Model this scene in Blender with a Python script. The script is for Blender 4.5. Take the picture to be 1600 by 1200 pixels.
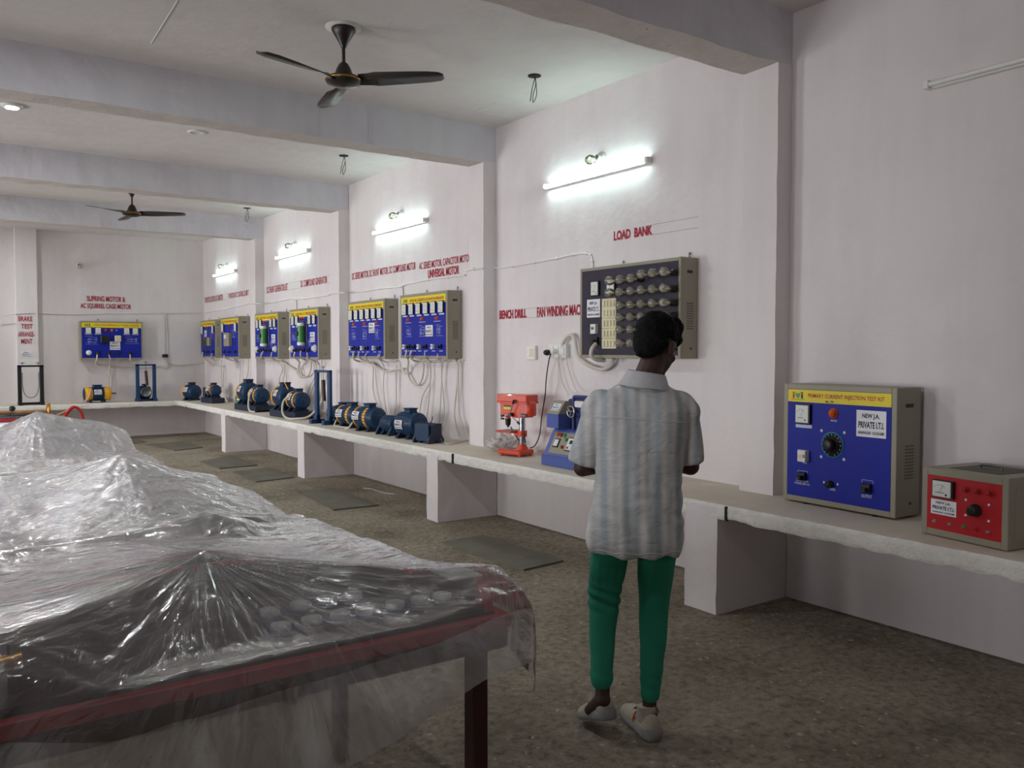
import bpy, bmesh, math, random
from mathutils import Vector, Matrix, noise
from mathutils.bvhtree import BVHTree
S = bpy.context.scene
for o in list(bpy.data.objects): bpy.data.objects.remove(o)
COL = S.collection
R = math.radians
random.seed(7)

# ------------------------------------------------------------------ camera
FPX, CH, YAW, PIT = 1320.0, 1.55, R(34.99), R(2.226)
cd = bpy.data.cameras.new('camera'); cam = bpy.data.objects.new('camera', cd); COL.objects.link(cam)
cam.location = (0, 0, CH); cam.rotation_euler = (R(90) - PIT, 0, -YAW)
cd.sensor_fit = 'HORIZONTAL'; cd.sensor_width = 36; cd.lens = 36 * FPX / 1600; cd.clip_start = .02
S.camera = cam
_f = Vector((math.sin(YAW)*math.cos(PIT), math.cos(YAW)*math.cos(PIT), -math.sin(PIT)))
_r = Vector((math.cos(YAW), -math.sin(YAW), 0)); _u = _r.cross(_f)
def P(u, v, x=None, y=None, z=None):
    """the point of a photograph pixel on a known plane of the room"""
    d = _f + _r*((u-800)/FPX) - _u*((v-600)/FPX); o = Vector((0, 0, CH))
    t = x/d.x if x is not None else (y/d.y if y is not None else (z-CH)/d.z)
    return o + d*t

# ------------------------------------------------------------------ light and exposure
S.view_settings.view_transform = 'Standard'; S.view_settings.look = 'None'
S.view_settings.gamma = 1; S.view_settings.exposure = 0.0
W = bpy.data.worlds.new('world'); S.world = W; W.use_nodes = True
W.node_tree.nodes['Background'].inputs[0].default_value = (.80, .88, 1, 1)
W.node_tree.nodes['Background'].inputs[1].default_value = 1.0
XL, XR, YN, YF, ZC = -4.5, 4.45, -2.6, 16.6, 3.63
WINS = [(4.4, 5.6), (7.9, 9.3), (11.2, 12.6), (14.3, 15.7)]     # day-lit windows of the left wall
WZ0, WZ1 = .45, 2.35
def area(name, loc, sx, sy, power, color, rot):
    l = bpy.data.lights.new(name, 'AREA'); l.shape = 'RECTANGLE'; l.size = sx; l.size_y = sy; l.energy = power; l.color = color
    o = bpy.data.objects.new(name, l); COL.objects.link(o); o.location = loc; o.rotation_euler = rot
    return o
for i, ((a, b), pw) in enumerate(zip(WINS, (150, 270, 225, 190))):
    area('daylight_and_fill', (XL-.16, (a+b)/2, (WZ0+WZ1)/2), WZ1-WZ0, b-a, pw, (1, .972, .948), (0, R(-90), 0))
area('daylight_and_fill', (XL-.16, 1.0, 1.32), 1.75, 1.2, 120, (1, .972, .948), (0, R(-90), 0))  # extra light behind an added near window, lifts under-bench wall and floor
TUBE_E = 32.0

# ------------------------------------------------------------------ materials
def srgb(c):
    return tuple((x/255/12.92 if x/255 <= .04045 else ((x/255+.055)/1.055)**2.4) for x in c) + (1,)
MATS = {}
def mat(name, rgb, rough=.5, metal=0, var=.06, vs=8, bump=0, bs=60, spec=.5, emit=0, coat=0):
    if name in MATS: return MATS[name]
    m = bpy.data.materials.new(name); m.use_nodes = True; nt = m.node_tree; n = nt.nodes; L = nt.links
    p = n['Principled BSDF']; c = srgb(rgb)
    p.inputs['Roughness'].default_value = rough; p.inputs['Metallic'].default_value = metal
    p.inputs['Specular IOR Level'].default_value = spec; p.inputs['Coat Weight'].default_value = coat
    tc = n.new('ShaderNodeTexCoord')
    nz = n.new('ShaderNodeTexNoise'); nz.inputs['Scale'].default_value = vs; nz.inputs['Detail'].default_value = 4
    L.new(tc.outputs['Object'], nz.inputs['Vector'])
    cr = n.new('ShaderNodeValToRGB'); cr.color_ramp.elements[0].position = .3; cr.color_ramp.elements[1].position = .7
    cr.color_ramp.elements[0].color = tuple(x*(1-var) for x in c[:3])+(1,)
    cr.color_ramp.elements[1].color = tuple(min(1, x*(1+var)) for x in c[:3])+(1,)
    L.new(nz.outputs['Fac'], cr.inputs['Fac']); L.new(cr.outputs['Color'], p.inputs['Base Color'])
    if bump:
        nb = n.new('ShaderNodeTexNoise'); nb.inputs['Scale'].default_value = bs; nb.inputs['Detail'].default_value = 3
        L.new(tc.outputs['Object'], nb.inputs['Vector'])
        b = n.new('ShaderNodeBump'); b.inputs['Strength'].default_value = bump; b.inputs['Distance'].default_value = .01
        L.new(nb.outputs['Fac'], b.inputs['Height']); L.new(b.outputs['Normal'], p.inputs['Normal'])
    if emit:
        p.inputs['Emission Color'].default_value = c; p.inputs['Emission Strength'].default_value = emit
    MATS[name] = m; return m

def ramp(n, pts):
    cr = n.new('ShaderNodeValToRGB'); e = cr.color_ramp.elements
    e[0].position, e[0].color = pts[0][0], pts[0][1]
    e[1].position, e[1].color = pts[-1][0], pts[-1][1]
    for p, c in pts[1:-1]:
        x = e.new(p); x.color = c
    return cr
def g(v): return (v, v, v, 1)

def plaster(name, rgb, streak=1.0, dirt=True):
    m = bpy.data.materials.new(name); m.use_nodes = True; nt = m.node_tree; n = nt.nodes; L = nt.links
    p = n['Principled BSDF']; p.inputs['Roughness'].default_value = .85; p.inputs['Specular IOR Level'].default_value = .25
    tc = n.new('ShaderNodeTexCoord')
    a = n.new('ShaderNodeTexNoise'); a.inputs['Scale'].default_value = .9; a.inputs['Detail'].default_value = 6; a.inputs['Roughness'].default_value = .6
    L.new(tc.outputs['Object'], a.inputs['Vector'])
    c = srgb(rgb); c2 = tuple(x*f for x, f in zip(c[:3], (.93, .915, .915)))+(1,); c3 = tuple(min(1, x*f) for x, f in zip(c[:3], (1.0, 1.02, 1.0)))+(1,)
    r1 = ramp(n, [(.33, c2), (.5, c), (.68, c3)]); L.new(a.outputs['Fac'], r1.inputs['Fac'])
    mp = n.new('ShaderNodeMapping'); mp.inputs['Scale'].default_value = (3.2, 3.2, .35)
    L.new(tc.outputs['Object'], mp.inputs['Vector'])
    s = n.new('ShaderNodeTexNoise'); s.inputs['Scale'].default_value = 2.2; s.inputs['Detail'].default_value = 5
    L.new(mp.outputs['Vector'], s.inputs['Vector'])
    r2 = ramp(n, [(.38, g(.93)), (.55, g(1))]); L.new(s.outputs['Fac'], r2.inputs['Fac'])
    mx = n.new('ShaderNodeMix'); mx.data_type = 'RGBA'; mx.blend_type = 'MULTIPLY'; mx.inputs[0].default_value = streak
    L.new(r1.outputs['Color'], mx.inputs[6]); L.new(r2.outputs['Color'], mx.inputs[7])
    # hairline cracks
    vo = n.new('ShaderNodeTexVoronoi'); vo.feature = 'DISTANCE_TO_EDGE'; vo.inputs['Scale'].default_value = .75
    dn = n.new('ShaderNodeTexNoise'); dn.inputs['Scale'].default_value = 2.5; dn.inputs['Detail'].default_value = 5
    L.new(tc.outputs['Object'], dn.inputs['Vector'])
    ad = n.new('ShaderNodeVectorMath'); ad.operation = 'MULTIPLY_ADD'; ad.inputs[1].default_value = (.7, .7, .7)
    L.new(dn.outputs['Color'], ad.inputs[0]); L.new(tc.outputs['Object'], ad.inputs[2]); L.new(ad.outputs[0], vo.inputs['Vector'])
    r3 = ramp(n, [(0.0, g(.82)), (.004, g(1))]); L.new(vo.outputs['Distance'], r3.inputs['Fac'])
    gate = n.new('ShaderNodeTexNoise'); gate.inputs['Scale'].default_value = .6; L.new(tc.outputs['Object'], gate.inputs['Vector'])
    gr = ramp(n, [(.5, g(0)), (.6, g(.7 if dirt else 0))]); L.new(gate.outputs['Fac'], gr.inputs['Fac'])
    m2 = n.new('ShaderNodeMix'); m2.data_type = 'RGBA'; m2.blend_type = 'MULTIPLY'
    L.new(gr.outputs['Color'], m2.inputs[0]); L.new(mx.outputs[2], m2.inputs[6]); L.new(r3.outputs['Color'], m2.inputs[7])
    L.new(m2.outputs[2], p.inputs['Base Color'])
    b1 = n.new('ShaderNodeTexNoise'); b1.inputs['Scale'].default_value = 7; b1.inputs['Detail'].default_value = 8
    L.new(tc.outputs['Object'], b1.inputs['Vector'])
    b = n.new('ShaderNodeBump'); b.inputs['Strength'].default_value = .35; b.inputs['Distance'].default_value = .02
    L.new(b1.outputs['Fac'], b.inputs['Height']); L.new(b.outputs['Normal'], p.inputs['Normal'])
    return m
M_wall = plaster('wall_plaster', (222, 216, 217), .45)
M_ceil = plaster('ceiling_plaster', (214, 209, 207), .4)
M_beam = plaster('beam_plaster', (208, 206, 212), .6)

def floor_mat():
    m = bpy.data.materials.new('floor_concrete'); m.use_nodes = True; nt = m.node_tree; n = nt.nodes; L = nt.links
    p = n['Principled BSDF']; p.inputs['Roughness'].default_value = .9; p.inputs['Specular IOR Level'].default_value = .2
    tc = n.new('ShaderNodeTexCoord')
    a = n.new('ShaderNodeTexNoise'); a.inputs['Scale'].default_value = 1.3; a.inputs['Detail'].default_value = 9; a.inputs['Roughness'].default_value = .68
    L.new(tc.outputs['Object'], a.inputs['Vector'])
    r1 = ramp(n, [(.3, srgb((140, 129, 113))), (.5, srgb((176, 165, 146))), (.72, srgb((198, 187, 167)))]); L.new(a.outputs['Fac'], r1.inputs['Fac'])
    f = n.new('ShaderNodeTexNoise'); f.inputs['Scale'].default_value = 22; f.inputs['Detail'].default_value = 8; f.inputs['Roughness'].default_value = .75
    L.new(tc.outputs['Object'], f.inputs['Vector'])
    r2 = ramp(n, [(.34, g(.48)), (.47, g(.92)), (.60, g(1.22))]); L.new(f.outputs['Fac'], r2.inputs['Fac'])
    mx = n.new('ShaderNodeMix'); mx.data_type = 'RGBA'; mx.blend_type = 'MULTIPLY'; mx.inputs[0].default_value = 1
    L.new(r1.outputs['Color'], mx.inputs[6]); L.new(r2.outputs['Color'], mx.inputs[7])
    # pale paint chips of irregular size
    dn = n.new('ShaderNodeTexNoise'); dn.inputs['Scale'].default_value = 14; dn.inputs['Detail'].default_value = 4
    L.new(tc.outputs['Object'], dn.inputs['Vector'])
    ad = n.new('ShaderNodeVectorMath'); ad.operation = 'MULTIPLY_ADD'; ad.inputs[1].default_value = (.09, .09, .09)
    L.new(dn.outputs['Color'], ad.inputs[0]); L.new(tc.outputs['Object'], ad.inputs[2])
    vo = n.new('ShaderNodeTexVoronoi'); vo.inputs['Scale'].default_value = 17; L.new(ad.outputs[0], vo.inputs['Vector'])
    r3 = ramp(n, [(.0, g(1)), (.13, g(1)), (.2, g(0))]); L.new(vo.outputs['Distance'], r3.inputs['Fac'])
    sep = n.new('ShaderNodeSeparateColor'); L.new(vo.outputs['Color'], sep.inputs['Color'])
    gt = n.new('ShaderNodeMath'); gt.operation = 'GREATER_THAN'; gt.inputs[1].default_value = .45; L.new(sep.outputs['Red'], gt.inputs[0])
    mm = n.new('ShaderNodeMath'); mm.operation = 'MULTIPLY'; L.new(r3.outputs['Color'], mm.inputs[0]); L.new(gt.outputs[0], mm.inputs[1])
    ms = n.new('ShaderNodeMath'); ms.operation = 'MULTIPLY'; L.new(mm.outputs[0], ms.inputs[0]); ms.inputs[1].default_value = .75
    m2 = n.new('ShaderNodeMix'); m2.data_type = 'RGBA'; L.new(ms.outputs[0], m2.inputs[0]); L.new(mx.outputs[2], m2.inputs[6]); m2.inputs[7].default_value = srgb((226, 220, 208))
    L.new(m2.outputs[2], p.inputs['Base Color'])
    b1 = n.new('ShaderNodeTexNoise'); b1.inputs['Scale'].default_value = 30; b1.inputs['Detail'].default_value = 8; b1.inputs['Roughness'].default_value = .7
    L.new(tc.outputs['Object'], b1.inputs['Vector'])
    b = n.new('ShaderNodeBump'); b.inputs['Strength'].default_value = 1.0; b.inputs['Distance'].default_value = .05
    L.new(b1.outputs['Fac'], b.inputs['Height']); L.new(b.outputs['Normal'], p.inputs['Normal'])
    return m
M_floor = floor_mat()

def chip_mat(name, base, dark, thr=.60, scale=18, bump=.9):
    m = bpy.data.materials.new(name); m.use_nodes = True; nt = m.node_tree; n = nt.nodes; L = nt.links
    p = n['Principled BSDF']; p.inputs['Roughness'].default_value = .85
    tc = n.new('ShaderNodeTexCoord')
    a = n.new('ShaderNodeTexNoise'); a.inputs['Scale'].default_value = scale; a.inputs['Detail'].default_value = 7; a.inputs['Roughness'].default_value = .7
    L.new(tc.outputs['Object'], a.inputs['Vector'])
    c = srgb(base); r1 = ramp(n, [(thr-.25, tuple(x*.9 for x in c[:3])+(1,)), (thr, c), (thr+.06, srgb(dark))]); L.new(a.outputs['Fac'], r1.inputs['Fac'])
    L.new(r1.outputs['Color'], p.inputs['Base Color'])
    b = n.new('ShaderNodeBump'); b.inputs['Strength'].default_value = bump; b.inputs['Distance'].default_value = .02; b.invert = True
    L.new(a.outputs['Fac'], b.inputs['Height']); L.new(b.outputs['Normal'], p.inputs['Normal'])
    return m
M_edge = chip_mat('whitewashed_edge', (242, 240, 234), (120, 108, 92), .66, 20)
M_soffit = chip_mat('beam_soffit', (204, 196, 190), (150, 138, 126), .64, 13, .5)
M_btop = chip_mat('bench_top_cement', (212, 203, 188), (222, 214, 200), .62, 2.2, .25)

def plastic_mat(name, f0, f1, bst=.75, fac=.55):
    m = bpy.data.materials.new(name); m.use_nodes = True; nt = m.node_tree; n = nt.nodes; L = nt.links
    n.remove(n['Principled BSDF']); out = n['Material Output']
    tc = n.new('ShaderNodeTexCoord')
    nz = n.new('ShaderNodeTexNoise'); nz.inputs['Scale'].default_value = 9; nz.inputs['Detail'].default_value = 6; nz.inputs['Distortion'].default_value = 1.2
    L.new(tc.outputs['UV'], nz.inputs['Vector'])
    n2 = n.new('ShaderNodeTexNoise'); n2.inputs['Scale'].default_value = 3.5; n2.inputs['Detail'].default_value = 5; n2.inputs['Distortion'].default_value = 2.0
    L.new(tc.outputs['UV'], n2.inputs['Vector'])
    sm = n.new('ShaderNodeMath'); sm.operation = 'MULTIPLY_ADD'; sm.inputs[1].default_value = 1.6
    L.new(n2.outputs['Fac'], sm.inputs[0]); L.new(nz.outputs['Fac'], sm.inputs[2])
    rg = n.new('ShaderNodeTexNoise'); rg.noise_type = 'RIDGED_MULTIFRACTAL'; rg.inputs['Scale'].default_value = 7; rg.inputs['Detail'].default_value = 4; rg.inputs['Distortion'].default_value = .8
    L.new(tc.outputs['UV'], rg.inputs['Vector'])
    s2_ = n.new('ShaderNodeMath'); s2_.operation = 'MULTIPLY_ADD'; s2_.inputs[1].default_value = .9
    L.new(rg.outputs[0], s2_.inputs[0]); L.new(sm.outputs[0], s2_.inputs[2]); sm = s2_
    b = n.new('ShaderNodeBump'); b.inputs['Strength'].default_value = bst; b.inputs['Distance'].default_value = .022
    L.new(sm.outputs[0], b.inputs['Height'])
    tr = n.new('ShaderNodeBsdfTransparent'); tr.inputs[0].default_value = (.93, .93, .93, 1)
    df = n.new('ShaderNodeBsdfDiffuse'); df.inputs[0].default_value = (.90, .90, .91, 1)
    tl = n.new('ShaderNodeBsdfTranslucent'); tl.inputs[0].default_value = (.90, .90, .91, 1)
    for x in (df, tl): L.new(b.outputs['Normal'], x.inputs['Normal'])
    m1 = n.new('ShaderNodeMixShader'); m1.inputs[0].default_value = .45; L.new(df.outputs[0], m1.inputs[1]); L.new(tl.outputs[0], m1.inputs[2])
    r = ramp(n, [(.3, g(f0)), (.7, g(f1))]); L.new(nz.outputs['Fac'], r.inputs['Fac'])
    lw = n.new('ShaderNodeLayerWeight'); lw.inputs[0].default_value = .42
    mx = n.new('ShaderNodeMath'); mx.operation = 'MULTIPLY_ADD'; mx.inputs[1].default_value = fac; mx.use_clamp = True
    L.new(lw.outputs['Facing'], mx.inputs[0]); L.new(r.outputs['Color'], mx.inputs[2])
    m2 = n.new('ShaderNodeMixShader'); L.new(mx.outputs[0], m2.inputs[0]); L.new(tr.outputs[0], m2.inputs[1]); L.new(m1.outputs[0], m2.inputs[2])
    gl = n.new('ShaderNodeBsdfGlossy'); gl.inputs['Roughness'].default_value = .10; gl.inputs[0].default_value = (1, 1, 1, 1); L.new(b.outputs['Normal'], gl.inputs['Normal'])
    fr = n.new('ShaderNodeFresnel'); fr.inputs[0].default_value = 1.5; L.new(b.outputs['Normal'], fr.inputs['Normal'])
    fm = n.new('ShaderNodeMath'); fm.operation = 'MULTIPLY_ADD'; fm.inputs[1].default_value = 1.8; fm.inputs[2].default_value = .05; fm.use_clamp = True; L.new(fr.outputs[0], fm.inputs[0])
    m3 = n.new('ShaderNodeMixShader'); L.new(fm.outputs[0], m3.inputs[0]); L.new(m2.outputs[0], m3.inputs[1]); L.new(gl.outputs[0], m3.inputs[2])
    L.new(m3.outputs[0], out.inputs[0])
    return m
M_plastic = plastic_mat('plastic_sheet', .34, .56, .7)
M_plastic2 = plastic_mat('thin_plastic_sheet', .07, .17, .6, .22)
M_plastic3 = plastic_mat('folded_plastic_sheet', .26, .42, .5, .25)

def glass_mat(name, tint=(1, 1, 1), opac=.06, rough=.03):
    m = bpy.data.materials.new(name); m.use_nodes = True; nt = m.node_tree; n = nt.nodes; L = nt.links
    n.remove(n['Principled BSDF']); out = n['Material Output']
    tr = n.new('ShaderNodeBsdfTransparent'); tr.inputs[0].default_value = tint+(1,)
    gl = n.new('ShaderNodeBsdfGlossy'); gl.inputs['Roughness'].default_value = rough
    df = n.new('ShaderNodeBsdfDiffuse'); df.inputs[0].default_value = tint+(1,)
    a = n.new('ShaderNodeMixShader'); a.inputs[0].default_value = opac; L.new(tr.outputs[0], a.inputs[1]); L.new(df.outputs[0], a.inputs[2])
    fr = n.new('ShaderNodeFresnel'); fr.inputs[0].default_value = 1.7
    b = n.new('ShaderNodeMixShader'); L.new(fr.outputs[0], b.inputs[0]); L.new(a.outputs[0], b.inputs[1]); L.new(gl.outputs[0], b.inputs[2])
    L.new(b.outputs[0], out.inputs[0]); return m
M_bulb = glass_mat('bulb_glass', (.98, .96, .86), .19)
M_pane = glass_mat('window_glass', (.97, .98, 1), .03)
M_bag = glass_mat('polythene_bag', (.95, .94, .92), .5, .15)
M_bottle = glass_mat('clear_bottle', (.85, .95, .88), .12)

def cloth_shirt():
    m = bpy.data.materials.new('striped_cotton'); m.use_nodes = True; nt = m.node_tree; n = nt.nodes; L = nt.links
    p = n['Principled BSDF']; p.inputs['Roughness'].default_value = .9; p.inputs['Specular IOR Level'].default_value = .15
    tc = n.new('ShaderNodeTexCoord'); sp = n.new('ShaderNodeSeparateXYZ'); L.new(tc.outputs['Object'], sp.inputs[0])
    nz = n.new('ShaderNodeTexNoise'); nz.inputs['Scale'].default_value = 5; L.new(tc.outputs['Object'], nz.inputs['Vector'])
    ad = n.new('ShaderNodeMath'); ad.operation = 'MULTIPLY_ADD'; ad.inputs[1].default_value = .018; L.new(nz.outputs['Fac'], ad.inputs[0]); L.new(sp.outputs['X'], ad.inputs[2])
    def band(freq, ph):
        a = n.new('ShaderNodeMath'); a.operation = 'MULTIPLY_ADD'; a.inputs[1].default_value = freq; a.inputs[2].default_value = ph
        L.new(ad.outputs[0], a.inputs[0]); b = n.new('ShaderNodeMath'); b.operation = 'SINE'; L.new(a.outputs[0], b.inputs[0]); return b
    b1, b2 = band(150, .4), band(63, 1.1)
    su = n.new('ShaderNodeMath'); su.operation = 'ADD'; L.new(b1.outputs[0], su.inputs[0]); L.new(b2.outputs[0], su.inputs[1])
    mr = n.new('ShaderNodeMapRange'); mr.inputs[1].default_value = -2; mr.inputs[2].default_value = 2; L.new(su.outputs[0], mr.inputs[0])
    r = ramp(n, [(.12, srgb((164, 172, 178))), (.42, srgb((180, 184, 186))), (.62, srgb((190, 190, 190))), (.9, srgb((206, 204, 202)))]); L.new(mr.outputs[0], r.inputs['Fac'])
    L.new(r.outputs['Color'], p.inputs['Base Color'])
    mp = n.new('ShaderNodeMapping'); mp.inputs['Scale'].default_value = (1, 1, 2.2); L.new(tc.outputs['Object'], mp.inputs['Vector'])
    nb = n.new('ShaderNodeTexNoise'); nb.inputs['Scale'].default_value = 16; nb.inputs['Detail'].default_value = 5; nb.inputs['Distortion'].default_value = .6; L.new(mp.outputs[0], nb.inputs['Vector'])
    b = n.new('ShaderNodeBump'); b.inputs['Strength'].default_value = .45; b.inputs['Distance'].default_value = .02
    L.new(nb.outputs['Fac'], b.inputs['Height']); L.new(b.outputs['Normal'], p.inputs['Normal'])
    return m
M_shirt = cloth_shirt()
M_trous = mat('green_cotton', (46, 136, 110), .85, var=.10, vs=6, bump=.25, bs=25, spec=.2)
M_skin = mat('dark_skin', (62, 40, 32), .55, var=.08, vs=12)
M_hair = mat('black_hair', (9, 8, 9), .75, var=.3, vs=40, bump=.6, bs=90, spec=.15)
M_shoe = mat('beige_knit_shoe', (172, 163, 148), .8, bump=.3, bs=120)
M_sole = mat('grey_foam_sole', (128, 126, 124), .6)
M_solew = mat('pale_sole', (196, 186, 168), .6)
M_coral = mat('coral_trim', (228, 104, 84), .6)
M_olive = mat('olive_grey_enamel', (146, 141, 124), .45, var=.03, vs=3)
M_olive_d = mat('vent_dark', (52, 50, 44), .7)
M_blue = mat('blue_panel', (20, 36, 150), .5, var=.03, vs=2, spec=.25)
M_yel = mat('yellow_print', (226, 208, 34), .5, var=.02)
M_redtxt = mat('red_print', (186, 34, 22), .5)
M_redpaint = mat('red_wall_paint', (166, 26, 52), .7, var=.12, vs=30)
M_white = mat('white_plastic', (226, 226, 222), .4, var=.02)
M_dial = mat('meter_face', (216, 220, 216), .3, var=.03)
M_black = mat('black_plastic', (18, 18, 20), .4)
M_blackp = mat('black_print', (20, 20, 24), .6)
M_whitep = mat('white_print', (200, 206, 230), .6)
M_stick = mat('sticker_paper', (228, 230, 238), .55, var=.02)
M_amber = mat('amber_lens', (214, 84, 20), .2, coat=.5)
M_redlens = mat('red_lens', (160, 20, 22), .2, coat=.5)
M_bluelens = mat('blue_lens', (30, 90, 200), .2)
M_greenb = mat('green_button', (24, 140, 70), .3)
M_chrome = mat('bright_steel', (190, 190, 190), .22, 1)
M_steel = mat('dull_steel', (120, 120, 122), .4, 1)
M_motor = mat('motor_blue', (10, 50, 84), .42, var=.08, spec=.4)
M_motord = mat('frame_navy', (20, 36, 60), .45, var=.1)
M_stblue = mat('stand_blue', (14, 60, 104), .45, var=.08)
M_myel = mat('motor_yellow', (240, 172, 10), .45, var=.05)
M_hose = mat('cream_hose', (206, 200, 190), .5, var=.05, bump=.3, bs=140)
M_conduit = mat('white_conduit', (222, 219, 219), .45, var=.03)
M_orange = mat('orange_enamel', (214, 68, 36), .35, var=.04, coat=.3)
M_wblue = mat('machine_blue', (74, 92, 164), .42, var=.03)
M_wblued = mat('machine_navy', (40, 52, 110), .42, var=.05)
M_redp = mat('red_panel', (176, 12, 28), .4, var=.03)
M_reds = mat('red_enamel', (178, 28, 36), .4, var=.06)
M_maroon = mat('maroon_steel', (58, 22, 22), .4, var=.15)
M_console = mat('dark_console_top', (72, 58, 56), .45, var=.12, vs=3)
M_rubber = mat('rubber_mat', (112, 108, 96), .85, var=.15, vs=5, bump=.4, bs=140)
M_fan = mat('fan_brown', (34, 26, 24), .35, var=.1)
M_fanblade = mat('fan_blade_brown', (48, 42, 40), .4, var=.1)
M_brass = mat('brass', (190, 140, 60), .3, .9)
M_wood = mat('pale_wood', (170, 128, 84), .6, var=.12, vs=14)
M_greenc = mat('green_resistor', (64, 138, 58), .4, var=.05)
M_greenl = mat('green_liquid', (30, 150, 50), .2)
M_loadp = mat('load_bank_plate', (62, 58, 72), .14, var=.06, spec=.8)
M_cream = mat('cream_switch', (214, 208, 176), .4)
M_paper = mat('beige_paper', (206, 196, 170), .8)
M_navysp = mat('navy_spool', (38, 50, 110), .5)
M_teal = mat('teal_enamel', (120, 168, 156), .5)
M_cyan = mat('cyan_ring', (20, 150, 205), .4)
M_tube = mat('lit_tube', (226, 255, 250), .4, var=0, emit=TUBE_E)
M_lens = mat('lit_lens', (245, 248, 255), .4, var=0, emit=26)
M_wire = mat('black_wire', (26, 24, 24), .5)
M_hole = mat('bare_hole', (40, 36, 34), .9)
M_pencil = mat('pencil_line', (176, 160, 164), .8)
M_winf = mat('window_paint', (200, 200, 205), .5)
M_pink = mat('pink_enamel', (190, 120, 130), .5)

# ------------------------------------------------------------------ mesh helpers
_txt = {}
def text_geo(s, off=.012):
    k = (s, off)
    if k in _txt: return _txt[k]
    c = bpy.data.curves.new('t', 'FONT'); c.body = s; c.size = 1; c.resolution_u = 3; c.offset = off; c.fill_mode = 'FRONT'
    o = bpy.data.objects.new('t', c); COL.objects.link(o)
    bpy.context.view_layer.update()
    me = bpy.data.meshes.new_from_object(o.evaluated_get(bpy.context.evaluated_depsgraph_get()))
    vs = [(v.co.x, v.co.y) for v in me.vertices]; fs = [tuple(p.vertices) for p in me.polygons]
    bpy.data.objects.remove(o); bpy.data.curves.remove(c); bpy.data.meshes.remove(me)
    x0 = min(v[0] for v in vs); x1 = max(v[0] for v in vs); y0 = min(v[1] for v in vs); y1 = max(v[1] for v in vs)
    vs = [((a-x0)/(x1-x0), (b-y0)/(y1-y0)) for a, b in vs]
    _txt[k] = (vs, fs); return _txt[k]

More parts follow.
